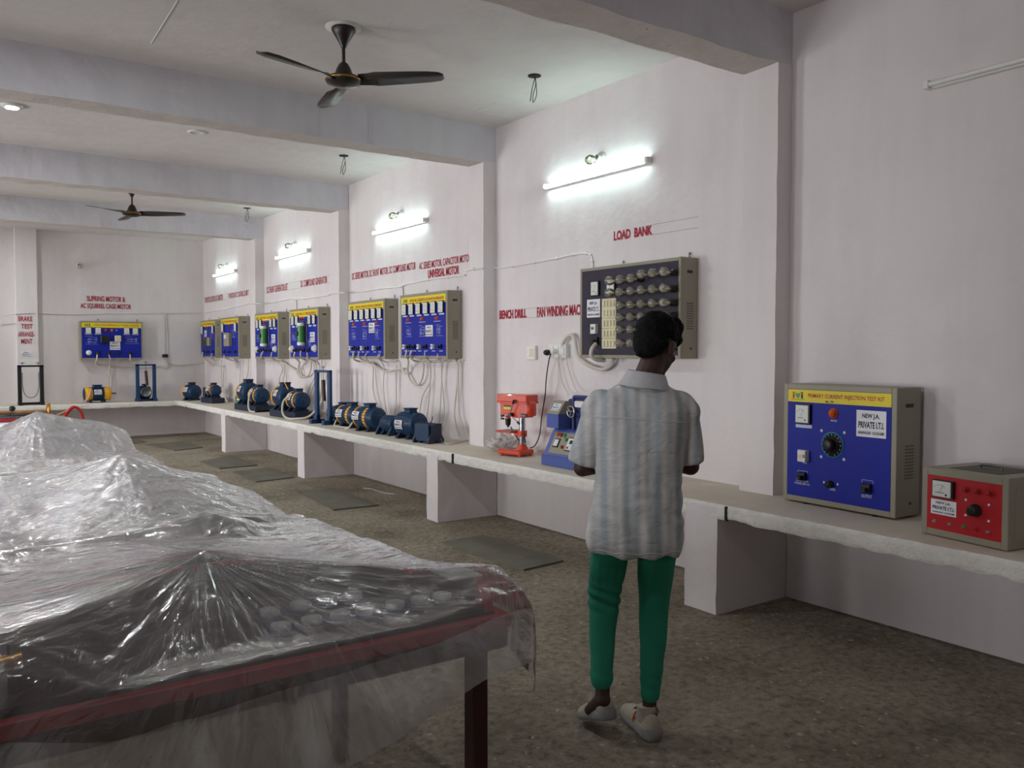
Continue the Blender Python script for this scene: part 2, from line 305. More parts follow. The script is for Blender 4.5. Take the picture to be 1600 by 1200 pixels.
class MB:
    def __init__(s): s.v = []; s.f = []; s.m = []; s.s = []; s.mats = []
    def mi(s, m):
        if m not in s.mats: s.mats.append(m)
        return s.mats.index(m)
    def add(s, vs, fs, m, smooth=False):
        b = len(s.v); s.v += [tuple(v) for v in vs]; k = s.mi(m)
        for f in fs: s.f.append(tuple(i+b for i in f)); s.m.append(k); s.s.append(smooth)
        return s
    def box(s, x0, x1, y0, y1, z0, z1, m):
        vs = [(x, y, z) for x in (x0, x1) for y in (y0, y1) for z in (z0, z1)]
        return s.add(vs, [(0, 1, 3, 2), (4, 6, 7, 5), (0, 4, 5, 1), (2, 3, 7, 6), (0, 2, 6, 4), (1, 5, 7, 3)], m)
    def cbox(s, x0, x1, y0, y1, z0, z1, m, b=.004, seg=1, M=None):
        bm = bmesh.new(); bmesh.ops.create_cube(bm, size=1)
        for v in bm.verts: v.co = Vector((x0+(x1-x0)*(v.co.x+.5), y0+(y1-y0)*(v.co.y+.5), z0+(z1-z0)*(v.co.z+.5)))
        bmesh.ops.bevel(bm, geom=bm.edges[:], offset=b, segments=seg, affect='EDGES', profile=.5)
        if M: bm.transform(M)
        bm.verts.ensure_lookup_table(); s.add([v.co for v in bm.verts], [tuple(v.index for v in f.verts) for f in bm.faces], m); bm.free(); return s
    def cyl(s, p0, p1, r0, r1=None, n=16, m=None, caps=True, smooth=True):
        if r1 is None: r1 = r0
        p0, p1 = Vector(p0), Vector(p1); d = (p1-p0).normalized()
        a = d.orthogonal().normalized(); b = d.cross(a); vs = []
        for p, r in ((p0, r0), (p1, r1)):
            for i in range(n):
                t = 2*math.pi*i/n; vs.append(p + a*math.cos(t)*r + b*math.sin(t)*r)
        s.add(vs, [(i, (i+1) % n, n+(i+1) % n, n+i) for i in range(n)], m, smooth)
        if caps: s.add(vs, [tuple(range(n))[::-1], tuple(range(n, 2*n))], m)
        return s
    def lathe(s, prof, o, d, n=20, m=None, smooth=True):
        """prof: [(radius, height)] along direction d from o"""
        o, d = Vector(o), Vector(d).normalized(); a = d.orthogonal().normalized(); b = d.cross(a); vs = []
        for r, h in prof:
            r = max(r, 1e-4)
            for i in range(n):
                t = 2*math.pi*i/n; vs.append(o + d*h + a*math.cos(t)*r + b*math.sin(t)*r)
        fs = [(k*n+i, k*n+(i+1) % n, (k+1)*n+(i+1) % n, (k+1)*n+i) for k in range(len(prof)-1) for i in range(n)]
        return s.add(vs, fs, m, smooth)
    def ball(s, c, r, m, n=14, sc=(1, 1, 1)):
        vs = []; K = n//2
        for k in range(K+1):
            ph = math.pi*k/K
            for i in range(n):
                t = 2*math.pi*i/n
                vs.append((c[0]+r*sc[0]*math.sin(ph)*math.cos(t), c[1]+r*sc[1]*math.sin(ph)*math.sin(t), c[2]+r*sc[2]*math.cos(ph)))
        return s.add(vs, [(k*n+i, (k+1)*n+i, (k+1)*n+(i+1) % n, k*n+(i+1) % n) for k in range(K) for i in range(n)], m, True)
    def tube(s, pts, r, m, n=8, sub=6):
        pts = [Vector(p) for p in pts]
        if sub > 1 and len(pts) > 2:
            q = []; e = [pts[0]*2-pts[1]] + pts + [pts[-1]*2-pts[-2]]
            for i in range(1, len(e)-2):
                a, b, c, d = e[i-1:i+3]
                for k in range(sub):
                    t = k/sub
                    q.append(.5*((2*b)+(c-a)*t+(2*a-5*b+4*c-d)*t*t+(3*b-a-3*c+d)*t**3))
            pts = q+[pts[-1]]
        N = len(pts); up = None; vs = []
        for i in range(N):
            d = (pts[min(i+1, N-1)]-pts[max(i-1, 0)])
            d = d.normalized() if d.length > 1e-9 else Vector((0, 0, 1))
            up = d.orthogonal().normalized() if up is None else (up - d*up.dot(d)).normalized()
            b = d.cross(up)
            for k in range(n):
                t = 2*math.pi*k/n; vs.append(pts[i]+up*math.cos(t)*r+b*math.sin(t)*r)
        s.add(vs, [(i*n+k, i*n+(k+1) % n, (i+1)*n+(k+1) % n, (i+1)*n+k) for i in range(N-1) for k in range(n)], m, True)
        s.add(vs, [tuple(range(n))[::-1], tuple(range((N-1)*n, N*n))], m); return s
    def prism(s, poly, a0, a1, m, axis='x'):
        """poly in the other two axes, extruded from a0 to a1"""
        n = len(poly)
        def mk(a, p): return (a, p[0], p[1]) if axis == 'x' else ((p[0], a, p[1]) if axis == 'y' else (p[0], p[1], a))
        vs = [mk(a0, p) for p in poly]+[mk(a1, p) for p in poly]
        return s.add(vs, [tuple(range(n))[::-1], tuple(range(n, 2*n))]+[(i, (i+1) % n, n+(i+1) % n, n+i) for i in range(n)], m)
    def text(s, t, x0, z0, w, h, y, m, off=.012):
        """lettering in the XZ plane at depth y, facing -Y"""
        vs, fs = text_geo(t, off); return s.add([(x0+a*w, y, z0+b*h) for a, b in vs], fs, m)
    def rect(s, x0, x1, z0, z1, y, m): return s.add([(x0, y, z0), (x1, y, z0), (x1, y, z1), (x0, y, z1)], [(0, 1, 2, 3)], m)
    def line(s, pts, w, y, m):
        for (a, b), (c, d) in zip(pts, pts[1:]):
            l = math.hypot(c-a, d-b) or 1; nx, nz = -(d-b)/l*w/2, (c-a)/l*w/2
            s.add([(a+nx, y, b+nz), (a-nx, y, b-nz), (c-nx, y, d-nz), (c+nx, y, d+nz)], [(0, 1, 2, 3)], m)
        return s
    def xf(s, M): s.v = [tuple(M @ Vector(v)) for v in s.v]; return s
    def build(s, name, parent=None, loc=None, rz=0, label=None):
        me = bpy.data.meshes.new(name); me.from_pydata(s.v, [], s.f)
        for m in s.mats: me.materials.append(m)
        me.polygons.foreach_set('material_index', s.m); me.polygons.foreach_set('use_smooth', s.s); me.update()
        bm = bmesh.new(); bm.from_mesh(me); bmesh.ops.recalc_face_normals(bm, faces=bm.faces[:]); bm.to_mesh(me); bm.free()
        o = bpy.data.objects.new(name, me); COL.objects.link(o)
        if parent: o.parent = parent
        if loc is not None: o.location = loc
        o.rotation_euler.z = rz
        if label: o['label'] = label
        return o
def thing(name, label, cat, loc=(0, 0, 0), rz=0, group=None):
    o = bpy.data.objects.new(name, None); COL.objects.link(o); o.location = loc; o.rotation_euler.z = rz
    o.empty_display_size = .1; return tag(o, label, cat, group)
def tag(o, label, cat, group=None):
    o['label'] = label; o['category'] = cat
    if group: o['group'] = group
    return o
def struct(o): o['kind'] = 'structure'; return o
def copy_tree(o, parent=None):
    c = o.copy(); COL.objects.link(c); c.parent = parent
    for ch in [x for x in bpy.data.objects if x.parent == o]: copy_tree(ch, c)
    return c

# ------------------------------------------------------------------ the room
def grid_wall(axis, c, a0, a1, b0, b1, m, name, na=60, nb=20, amp=.004, flip=False, thick=.15, hole=None):
    pass
struct(MB().box(XL-.2, XR+.2, YN-.2, YF+.2, -.12, 0, M_floor).build('floor'))
struct(MB().box(XL-.2, XR+.2, YN-.2, YF+.2, ZC, ZC+.15, M_ceil).build('ceiling'))
struct(MB().box(XR, XR+.2, YN-.2, YF+.2, 0, ZC, M_wall).build('wall_right'))
struct(MB().box(XL, XR, YF, YF+.2, 0, ZC, M_wall).build('wall_far'))
struct(MB().box(XL, XR, YN-.2, YN, 0, ZC, M_wall).build('wall_near'))
wl = MB(); ys = [YN-.2]
allw = [(.4, 1.6)]+WINS  # the nearest opening is added for its fill light
for a, b in allw: ys += [a, b]
ys.append(YF+.2)
for i in range(0, len(ys), 2): wl.box(XL-.2, XL, ys[i], ys[i+1], 0, ZC, M_wall)
for i, (a, b) in enumerate(allw):
    z0, z1 = (.45, 2.2) if i == 0 else (WZ0, WZ1)
    wl.box(XL-.2, XL, a, b, 0, z0, M_wall); wl.box(XL-.2, XL, a, b, z1, ZC, M_wall)
struct(wl.build('wall_left'))
for i, (a, b) in enumerate(allw):
    z0, z1 = (.45, 2.2) if i == 0 else (WZ0, WZ1)
    f = MB()
    for (p, q) in ((a, a+.05), (b-.05, b), ((a+b)/2-.02, (a+b)/2+.02)): f.box(XL-.10, XL-.05, p, q, z0, z1, M_winf)
    for (p, q) in ((z0, z0+.05), (z1-.05, z1)): f.box(XL-.10, XL-.05, a, b, p, q, M_winf)
    w = struct(f.build('window_%d' % (i+1)))
    MB().box(XL-.078, XL-.074, a, b, z0, z1, M_pane).build('pane', w)
COLY = [(0.05, .32), (3.335, 3.60), (6.62, 6.87), (9.93, 10.18), (13.15, 13.40)]
CX, BZ = 4.31, 3.30
def rough_box(x0, x1, y0, y1, z0, z1, m, step=.12, amp=.006, seed=0):
    """box with slightly uneven plastered faces"""
    bm = bmesh.new(); bmesh.ops.create_cube(bm, size=1)
    for v in bm.verts: v.co = Vector((x0+(x1-x0)*(v.co.x+.5), y0+(y1-y0)*(v.co.y+.5), z0+(z1-z0)*(v.co.z+.5)))
    for ax, (a, b) in enumerate(((x0, x1), (y0, y1), (z0, z1))):
        k = int((b-a)/step)
        for i in range(1, k):
            no = [0, 0, 0]; no[ax] = 1; co = [0, 0, 0]; co[ax] = a+(b-a)*i/k
            bmesh.ops.bisect_plane(bm, geom=bm.verts[:]+bm.edges[:]+bm.faces[:], plane_co=co, plane_no=no)
    for v in bm.verts: v.co += noise.noise_vector(v.co*6+Vector((seed, 0, 0)))*amp
    mb = MB(); bm.verts.index_update(); mb.add([v.co for v in bm.verts], [tuple(v.index for v in f.verts) for f in bm.faces], m); bm.free(); return mb
for i, (a, b) in enumerate(COLY):
    struct(rough_box(CX, XR+.02, a, b, .62, BZ+.01, M_wall, .1, .005, i).build('wall_column'))
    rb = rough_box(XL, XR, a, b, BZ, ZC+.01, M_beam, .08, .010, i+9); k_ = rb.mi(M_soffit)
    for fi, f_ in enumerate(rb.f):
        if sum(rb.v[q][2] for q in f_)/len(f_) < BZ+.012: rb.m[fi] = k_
    struct(rb.build('ceiling_beam'))
    struct(MB().box(XL, XL+.26, a, b, 0, BZ, M_wall).build('wall_column'))
struct(rough_box(1.34, 1.655, YF-.14, YF+.02, 0.6, ZC, M_wall, .15, .004, 4).build('wall_column'))
# plaster seams on the ceiling and the middle beam
sm = MB()
def seam(mb, pts, r=.006):
    pts = [Vector((q.x, q.y, max(q.z, BZ+.004))) for q in pts]; mb.tube(pts, r, M_beam, 6, 4)
seam(sm, [P(483, 198, y=6.618), P(489, 225, y=6.618)], .006); seam(sm, [P(577, 170, y=6.618), P(578, 228, y=6.618)], .006)
seam(sm, [P(497, 155, y=6.618), P(499, 228, y=6.618)], .004)
struct(sm.build('trim_1'))
s2 = MB(); seam(s2, [P(236, 68, z=ZC), P(278, 0, z=ZC)], .005); seam(s2, [P(740, 175, z=ZC), P(795, 186, z=ZC)], .006); seam(s2, [P(740, 175, z=ZC), P(775, 160, z=ZC)], .004)
struct(s2.build('trim_2'))

# ------------------------------------------------------------------ masonry bench
BT, BX, TH = .655, 3.80, .088
bench = thing('concrete_bench', 'long L-shaped whitewashed masonry bench along the right and far walls', 'bench', (BX, 0, 0))
def slab():
    mb = MB()
    # path of the front edge: along the right wall, then along the far wall
    path = [(BX, YN+i*.035) for i in range(int((15.86-YN)/.035)+1)]
    path += [(BX-i*.06, 15.86) for i in range(1, int((BX-XL)/.06)+1)]
    rows = 7; vs = []; top = []
    for i, (x, y) in enumerate(path):
        far = y > 15.855 and x < BX-1e-4
        nx, ny = ((-1, 0) if not far else (0, -1))
        for k in range(rows):
            t = k/(rows-1); z = BT-TH*t
            q = Vector((x*1.0, y*1.0, z*1.0))
            d = noise.fractal(q*9, .8, 2.2, 4)*.012 - .002
            if k == 0: d -= .007+abs(noise.noise(q*14))*.012
            if k == rows-1: d -= .006; z += max(0, noise.noise(Vector((x*11, y*11, 3))))*.022
            vs.append((x+nx*d, y+ny*d, z))
    n = len(path)
    mb.add(vs, [(i*rows+k, i*rows+k+1, (i+1)*rows+k+1, (i+1)*rows+k) for i in range(n-1) for k in range(rows-1)], M_edge, True)
    # top and underside strips back to the wall
    tv = []; 
    for i, (x, y) in enumerate(path):
        far = y > 15.855 and x < BX-1e-4
        a = vs[i*rows]; b = vs[i*rows+rows-1]
        e = (XR, min(y, YF)) if not far else (x, YF)
        if abs(y-15.86) < .03 and not far: e = (XR, YF)
        tv += [a, (e[0], e[1], BT), b, (e[0], e[1], BT-TH)]
    mb.add(tv, [(i*4, i*4+1, (i+1)*4+1, (i+1)*4) for i in range(n-1)], M_btop, False)
    mb.add(tv, [(i*4+2, i*4+3, (i+1)*4+3, (i+1)*4+2) for i in range(n-1)], M_wall, False)
    # broken joints where the slabs meet
    for y in (3.26, 6.33):
        mb.cbox(BX-.006, BX+.02, y, y+.018, BT-TH, BT-.004, M_hole, .003)
    return mb.xf(Matrix.Translation((-BX, 0, 0)))
slab().build('slab', bench)
for y0, y1 in ((.0, .24), (3.335, 3.585), (6.6, 6.8), (9.84, 10.05), (13.08, 13.29)):
    rough_box(BX, XR-.006, y0, y1, -.004, BT-.02, M_wall, .08, .006, y0).xf(Matrix.Translation((-BX, 0, 0))).build('support_pier', bench)

# ------------------------------------------------------------------ wall lettering
def wall_text(t, u0, vt, vb, u1, off=.006, up=None, y=None, x=XR, name='painted_lettering'):
    """red words painted on the right wall between pixel columns u0..u1; vt/vb top and bottom at u0"""
    if y is None:
        a = P(u0, vb, x=x); b = P(u0, vt, x=x); c = P(u1, vb, x=x)
        zb, zt = a.z, b.z; w = a.y-c.y
        mb = MB().text(t, 0, 0, w, zt-zb, -.004, M_redpaint, off)
        o = mb.build(name, None, (x, a.y, zb), R(-90))
        if up: MB().line([(w, 0), (w+up, 0)], .004, -.003, M_pencil).build('pencil_line', o, label='faint pencil guide line'); MB().line([(w, zt-zb), (w+up, zt-zb)], .004, -.003, M_pencil).build('pencil_line', o, label='faint pencil guide line')
        return o
    a = P(u0, vb, y=y); b = P(u0, vt, y=y); c = P(u1, vb, y=y)
    return MB().text(t, 0, 0, c.x-a.x, b.z-a.z, -.004, M_redpaint, off).build(name, None, (a.x, y, a.z))
G = 'red words painted on the walls'
for t, u0, vt, vb, u1, up, lab in [
    ('LOAD  BANK', 959.5, 361.5, 376.5, 1019.5, .45, 'red painted words LOAD BANK above the lamp panel'),
    ('BENCH DRILL', 780.8, 485, 499, 822.8, .25, 'red painted words BENCH DRILL above the orange drill'),
    ('FAN WINDING MACHINE', 839.5, 480, 496, 924, None, 'red painted words FAN WINDING MACHINE, running behind the lamp panel'),
    ('DC SERIES MOTOR, DC SHUNT MOTOR, DC COMPOUND MOTOR', 550.4, 427, 439, 650, None, 'red painted words naming DC series, shunt and compound motors'),
    ('AC SERIES MOTOR, CAPACITOR MOTOR', 655.2, 410.6, 423.3, 736, None, 'red painted words AC SERIES MOTOR, CAPACITOR MO cut by the column'),
    ('UNIVERSAL MOTOR', 669, 422, 435, 717.6, None, 'red painted words UNIVERSAL MOTOR just above the conduit'),
    ('DC SHUNT GENERATOR SET', 417, 448.7, 458.7, 450, .5, 'red painted words DC SHUNT GENERATOR SET'),
    ('DC COMPOUND GENERATOR', 470, 438.7, 449.2, 511.5, .4, 'red painted words DC COMPOUND GENERATOR'),
    ('THYRISTOR CONTROL DC MOTOR', 320, 465, 473.7, 348.7, .3, 'red painted words THYRISTOR CONTROL DC MOTOR nearest the room corner'),
    ('THYRISTOR RECT CONTROL DC MOT', 357, 458.7, 466.7, 389, None, 'red painted words THYRISTOR RECT CONTROL DC MOT beside the column')]:
    tag(wall_text(t, u0, vt, vb, u1, .04 if len(t) < 12 else (.028 if len(t) < 20 else .010), up), lab, 'lettering', G)
for t, u0, vt, vb, u1, y, lab in [
    ('SLIPRING MOTOR &', 135.7, 462, 470.5, 195.7, YF, 'red painted words SLIPRING MOTOR & on the far wall'),
    ('AC SQUIRREL CAGE MOTOR', 125.7, 473.5, 482.5, 205, YF, 'red painted words AC SQUIRREL CAGE MOTOR on the far wall'),
    ('BRAKE', 28.7, 494, 501.7, 50.7, YF-.14, 'red painted word BRAKE at the top of the far column notice'),
    ('TEST', 33, 506, 513.5, 51.2, YF-.14, 'red painted word TEST on the far column'),
    ('ARRANGE-', 28.3, 518, 526, 54, YF-.14, 'red painted word ARRANGE- on the far column'),
    ('MENT', 33, 529.5, 537, 50.7, YF-.14, 'red painted word MENT at the foot of the far column notice')]:
    tag(wall_text(t, u0, vt, vb, u1, .02, None, y-.003), lab, 'lettering', G)

def sticker_mb(x, z, w, h, y):
    """white address label: plate and black print"""
    mb = MB().cbox(x, x+w, y-.0015, y, z, z+h, M_stick, .0004)
    yy = y-.0022
    mb.text('NEW J.A.', x+w*.2, z+h*.66, w*.58, h*.22, yy, M_blackp, .03)
    mb.text('PRIVATE I.T.I.', x+w*.07, z+h*.33, w*.86, h*.25, yy, M_blackp, .03)
    mb.text('SARAINAGAR - KAUSHAMBI', x+w*.06, z+h*.10, w*.88, h*.12, yy, M_blackp, .02)
    return mb
a = P(33.5, 558, y=YF-.143); o = sticker_mb(0, 0, .15, .10, 0).build('sticker', None, (a.x, YF-.142, a.z))
tag(o, 'white printed address sticker on the far column under the word MENT', 'sticker')

# ------------------------------------------------------------------ conduits
def conduit(pts, lab, clips=True, r=.009):
    mb = MB().tube(pts, r, M_conduit, 8, 4)
    if clips:
        for p in pts[1:-1]: mb.ball(p, r*1.7, M_conduit, 8)
    return tag(mb.build('conduit_pipe'), lab, 'pipe', 'white conduit pipes on the walls')
cx = XR-.012
conduit([P(u, v, y=YF-.155) for u, v in ((0, 494), (25, 490.5), (44, 489), (54, 489))], 'white conduit crossing the lettered far column')
conduit([P(u, v, y=YF-.012) for u, v in ((56, 489.5), (119, 491), (162, 490), (210, 490), (250, 489.5), (256, 492), (257, 520), (257.5, 554))], 'white conduit over the far panel, turning down to a black joint')
conduit([P(u, v, y=YF-.012) for u, v in ((262, 554), (261, 520), (258.5, 492), (262, 489), (290, 489), (314, 489))], 'white conduit from the black joint to the room corner')
conduit([P(u, v, x=cx) for u, v in ((316, 489), (335, 486), (352, 483), (370, 479), (388, 475))], 'white conduit in the bay nearest the room corner')
conduit([P(u, v, x=CX-.012) for u, v in ((391, 474.5), (398, 474.5), (409, 474.5))], 'short white conduit across the farthest column')
conduit([P(u, v, x=cx) for u, v in ((412, 475), (430, 472), (450, 467.5), (461, 467.5), (475, 467), (495, 464), (515, 461))], 'white conduit above the two green-tube panels')
conduit([P(u, v, x=CX-.012) for u, v in ((516, 458.5), (530, 457.7), (538, 457.5))], 'white conduit across the column beside the green-tube panels')
conduit([P(u, v, x=cx) for u, v in ((545, 457), (570, 455), (595, 451), (626, 448), (632, 445), (670, 437), (700, 433), (727, 430))], 'white conduit above the two six-meter panels')
conduit([P(u, v, x=CX-.012) for u, v in ((728, 423), (740, 420.5), (754, 419.7))], 'white conduit across the column left of the drill')
conduit([P(u, v, x=cx) for u, v in ((768, 420), (800, 416), (835, 410), (869, 404), (895, 398), (915, 396), (922, 399), (925, 408), (926, 424))], 'white conduit bending down into the lamp panel')
conduit([P(u, v, x=cx) for u, v in ((462.5, 468), (463, 474), (463, 484))], 'short upright white pipe above the near green-tube panel', False)
conduit([P(u, v, x=cx) for u, v in ((629, 447), (629, 455), (630, 466))], 'short upright white pipe above the near six-meter panel', False)
o = MB().cbox(-.05, .05, -.05, 0, -.03, .03, M_black, .008).build('junction_box', None, P(257.5, 556, y=YF-.001)); tag(o, 'small black joint box on the far wall below two conduits', 'box')
hose = MB().tube([P(u, v, y=YF-.015) for u, v in ((259, 558), (262, 566), (275, 570), (300, 569), (318, 567))], .010, M_hose, 8)
tag(hose.build('cable'), 'cream cable sagging from the black joint to the room corner', 'cable')

# ------------------------------------------------------------------ tube lights, bulb holders, ceiling fittings
def tube_light(y0, y1, z, lit, lab, dz=0):
    L = y0-y1; t = thing('tube_light', lab, 'light', (XR, y0, z), R(-90), 'tube lights on the right wall')
    MB().cbox(0, L, -.032, 0, -.02, .02, M_white, .004).build('batten', t)
    for x in (.0, L-.03): MB().cbox(x, x+.03, -.062, -.03, -.022, .022, M_white, .004).build('end_holder', t)
    MB().cyl((.03, -.047, 0), (L-.03, -.047, 0), .013, n=12, m=M_tube if lit else M_white).build('tube', t)
    t.rotation_euler = (0, math.atan2(-dz, L)*0, R(-90)); return t
tube_light(5.83, 4.55, 2.955, 1, 'lit tube light above the lamp panel')
tube_light(9.17, 7.90, 2.94, 1, 'lit tube light above the six-meter panels')
tube_light(12.49, 11.2, 2.945, 1, 'lit tube light above the green-tube panels')
tube_light(15.79, 14.5, 2.92, 1, 'lit tube light nearest the room corner')
tube_light(2.47, 1.15, 2.96, 0, 'unlit tube light above the red box')
def bulb_holder(loc, rz, lab):
    t = thing('bulb_holder', lab, 'bulb holder', loc, rz, 'bare bulb holders on the walls')
    MB().lathe([(0, 0), (.05, 0), (.05, .012), (.022, .018), (.02, .05), (.024, .055)], (0, 0, 0), (0, -1, 0), 16, M_white).build('base', t)
    MB().lathe([(.012, .05), (.02, .07), (.038, .10), (.042, .125), (.03, .155), (0, .168)], (0, 0, 0), (0, -1, -.25), 14, M_bulb).build('bulb', t)
bulb_holder((XR, 5.12, 3.075), R(-90), 'white bulb holder above the tube over the lamp panel')
bulb_holder((XR, 8.5, 3.08), R(-90), 'white bulb holder above the tube over the six-meter panels')
bulb_holder((XR, 11.77, 3.08), R(-90), 'white bulb holder above the tube over the green-tube panels')
bulb_holder((XR, 15.08, 3.06), R(-90), 'white bulb holder above the farthest tube')
bulb_holder((2.317, YF, 3.065), 0, 'white bulb holder on the far wall above the slipring words')
def fan(loc, angs, lab):
    t = thing('ceiling_fan', lab, 'ceiling fan', loc, 0, 'brown ceiling fans')
    MB().lathe([(0, 0), (.075, 0), (.078, -.02), (.06, -.05), (.036, -.09), (.02, -.12), (.016, -.13)], (0, 0, 0), (0, 0, 1), 24, M_fan).build('canopy', t)
    MB().lathe([(0, .001), (.115, .001), (.115, -.006), (0, -.006)], (0, 0, 0), (0, 0, 1), 28, M_ceil).build('ceiling_rose', t)
    MB().cyl((0, 0, -.1), (0, 0, -.24), .011, m=M_fan).build('rod', t)
    mo = MB().lathe([(.012, -.22), (.03, -.235), (.045, -.262), (.055, -.29), (.06, -.305), (.105, -.32), (.118, -.338), (.11, -.356), (.07, -.372), (0, -.38)], (0, 0, 0), (0, 0, 1), 28, M_fan).build('motor', t)
    MB().lathe([(.117, -.333), (.1205, -.338), (.117, -.343)], (0, 0, 0), (0, 0, 1), 28, M_brass).build('brass_band', mo, label='thin brass band')
    for a in angs:
        mb = MB(); pr = [(.10, .028), (.17, .045), (.22, .068), (.4, .072), (.56, .070), (.63, .055), (.655, .02)]
        for sgn, th in ((1, 0.0),):
            top, bot = [], []
            for x, hw in pr:
                tl = .028*(1-x/.9)
                top += [(x, -hw, -.334+tl), (x, hw, -.334-tl)]; bot += [(x, -hw, -.338+tl), (x, hw, -.338-tl)]
            n = len(pr)
            mb.add(top+bot, [(2*i, 2*i+2, 2*i+3, 2*i+1) for i in range(n-1)]+[(2*n+2*i, 2*n+2*i+1, 2*n+2*i+3, 2*n+2*i+2) for i in range(n-1)]
                   + [(2*i, 2*n+2*i, 2*n+2*i+2, 2*i+2) for i in range(n-1)]+[(2*i+1, 2*i+3, 2*n+2*i+3, 2*n+2*i+1) for i in range(n-1)]+[(0, 1, 2*n+1, 2*n), (2*n-2, 4*n-2, 4*n-1, 2*n-1)], M_fanblade, True)
        mb.build('blade', t, None, R(a))
fan((2.275, 5.14, ZC), (-42, 78, 198), 'brown three-blade ceiling fan nearer the viewer')
fan((2.24, 11.6, ZC), (-30, 90, 210), 'brown three-blade ceiling fan farther away past the beams')
def hook(u, v, lab):
    p = P(u, v, z=ZC); t = thing('ceiling_outlet', lab, 'ceiling outlet', p, 0, 'open ceiling outlets with loose wires')
    MB().lathe([(0, 0), (.05, 0), (.05, -.006), (0, -.006)], (0, 0, 0), (0, 0, 1), 18, M_hole).build('plate', t)
    MB().tube([(0, 0, 0), (.02, .01, -.06), (-.01, 0, -.14), (-.005, .01, -.2), (.02, 0, -.14), (.012, 0, -.03), (0, 0, 0)], .003, M_wire, 6).tube([(.01, 0, 0), (-.02, 0, -.1), (-.04, 0, -.2)], .003, M_wire, 6).build('wire', t)
hook(835, 118, 'open ceiling outlet with a loop of dark wire, nearest the viewer')
hook(537, 243, 'open ceiling outlet with dangling wires in the second bay')
hook(386, 325, 'open ceiling outlet with dangling wires in the third bay')
p = P(308, 206, z=ZC)
tag(MB().lathe([(0, .001), (.085, .001), (.09, -.006), (.06, -.014), (.055, -.008), (0, -.008)], (0, 0, 0), (0, 0, 1), 24, M_ceil).build('ceiling_plate', None, p), 'round white cover plate on the ceiling between the beams', 'cover plate')
for yy, lab in ((8.34, 'small bright round ceiling light at the left'), (1.75, 'added round fill light on the ceiling in the bay over the nearest table'), (5.05, 'added round fill light on the ceiling in the bay with the nearer fan'),
                (11.6, 'added round fill light on the ceiling in the bay with the farther fan'), (14.95, 'added round fill light on the ceiling in the bay before the far wall')):
    t = thing('downlight', lab, 'light', (.68, yy, ZC), 0, 'round ceiling lights in a row')  # all but the one at the left are added to brighten floor and plastic
    MB().lathe([(.055, 0), (.085, 0), (.085, -.02), (.055, -.024)], (0, 0, 0), (0, 0, 1), 24, M_white).build('rim', t)
    MB().lathe([(0, -.012), (.055, -.012), (.05, -.03), (0, -.034)], (0, 0, 0), (0, 0, 1), 24, M_lens).build('lens', t)
    l = bpy.data.lights.new('downlight_lamp', 'AREA'); l.shape = 'DISK'; l.size = .10; l.energy = 7 if yy < 3 else 26; l.color = (.95, .98, 1)
    lo = bpy.data.objects.new('downlight_lamp', l); COL.objects.link(lo); lo.location = (.68, yy, ZC-.04)

# ------------------------------------------------------------------ control panels (local: x right, z up, -y out of the wall)
def casing(t, w, h, D, fl=.03, vents=True, side=1, m=M_olive):
    mb = MB()
    mb.cbox(0, w, .012, D, 0, h, m, .004)
    mb.cbox(0, fl, 0, .02, 0, h, m, .003); mb.cbox(w-fl, w, 0, .02, 0, h, m, .003)
    mb.cbox(fl-.002, w-fl+.002, 0, .02, h-fl, h, m, .003); mb.cbox(fl-.002, w-fl+.002, 0, .02, 0, fl, m, .003)
    c = mb.build('casing', t)
    v = MB(); x = w+.0005
    if vents:
        n = 11
        for i in range(n):
            z = h*.30+i*h*.025; v.cbox(x-.002, x+.003, D*.35, D*.72, z, z+.006, m, .001)
            v.box(x-.002, x+.001, D*.35, D*.72, z-.004, z, M_olive_d)
    v.build('louvre_vent', c)
    MB().cbox(x-.004, x+.001, D*.35, D*.68, h*.845, h*.875, M_olive_d, .0015).build('hand_slot', c)
    MB().cyl((x-.002, D*.6, h*.10), (x+.002, D*.6, h*.10), .008, n=12, m=M_black).build('hole_plug', c)
    return c
def meter(t, x, z, s=.1, hh=None):
    hh = hh or s*1.1
    mb = MB().cbox(x-s/2, x+s/2, -.016, .006, z-hh/2, z+hh/2, M_black, .003); o = mb.build('meter', t)
    d = MB().cbox(x-s*.44, x+s*.40, -.0185, -.015, z-hh*.44, z+hh*.44, M_dial, .001)
    pts = [(x+math.cos(R(a))*s*.30-.1*s, z-.10*hh+math.sin(R(a))*hh*.34) for a in range(35, 150, 14)]
    d.line(pts, .0014, -.019, M_blackp); d.line([(x-.1*s, z-.15*hh), (x+.06*s, z+.24*hh)], .0016, -.019, M_blackp)
    d.line([(x-s*.3, z-hh*.2), (x+s*.1, z-hh*.2)], .003, -.019, M_blackp)
    d.add([(x+.2*s+math.cos(k)*.05*s, -.0192, z-.3*hh+math.sin(k)*.05*s) for k in [i*math.pi/4 for i in range(8)]], [tuple(range(8))], M_blackp)
    d.build('dial', o)
    return o
def tagplate(mb, x, z, w=.08, h=.014): mb.rect(x-w/2, x+w/2, z-h/2, z+h/2, -.0018, M_whitep)
def lamp(t, x, z, m, r=.014):
    MB().lathe([(r*1.25, .004), (r*1.25, .012), (r, .013), (r, .02), (r*.75, .03), (0, .034)], (x, .006, z), (0, -1, 0), 14, m).build('indicator_lamp', t)
def connector(t, x, z, s=.03):
    MB().cbox(x-s*.75, x+s*.75, -.022, .006, z-s*.7, z+s*.7, M_black, .003).cbox(x-s*.3, x+s*.5, -.05, -.02, z-s*.55, z+s*.2, M_black, .004).build('socket', t)
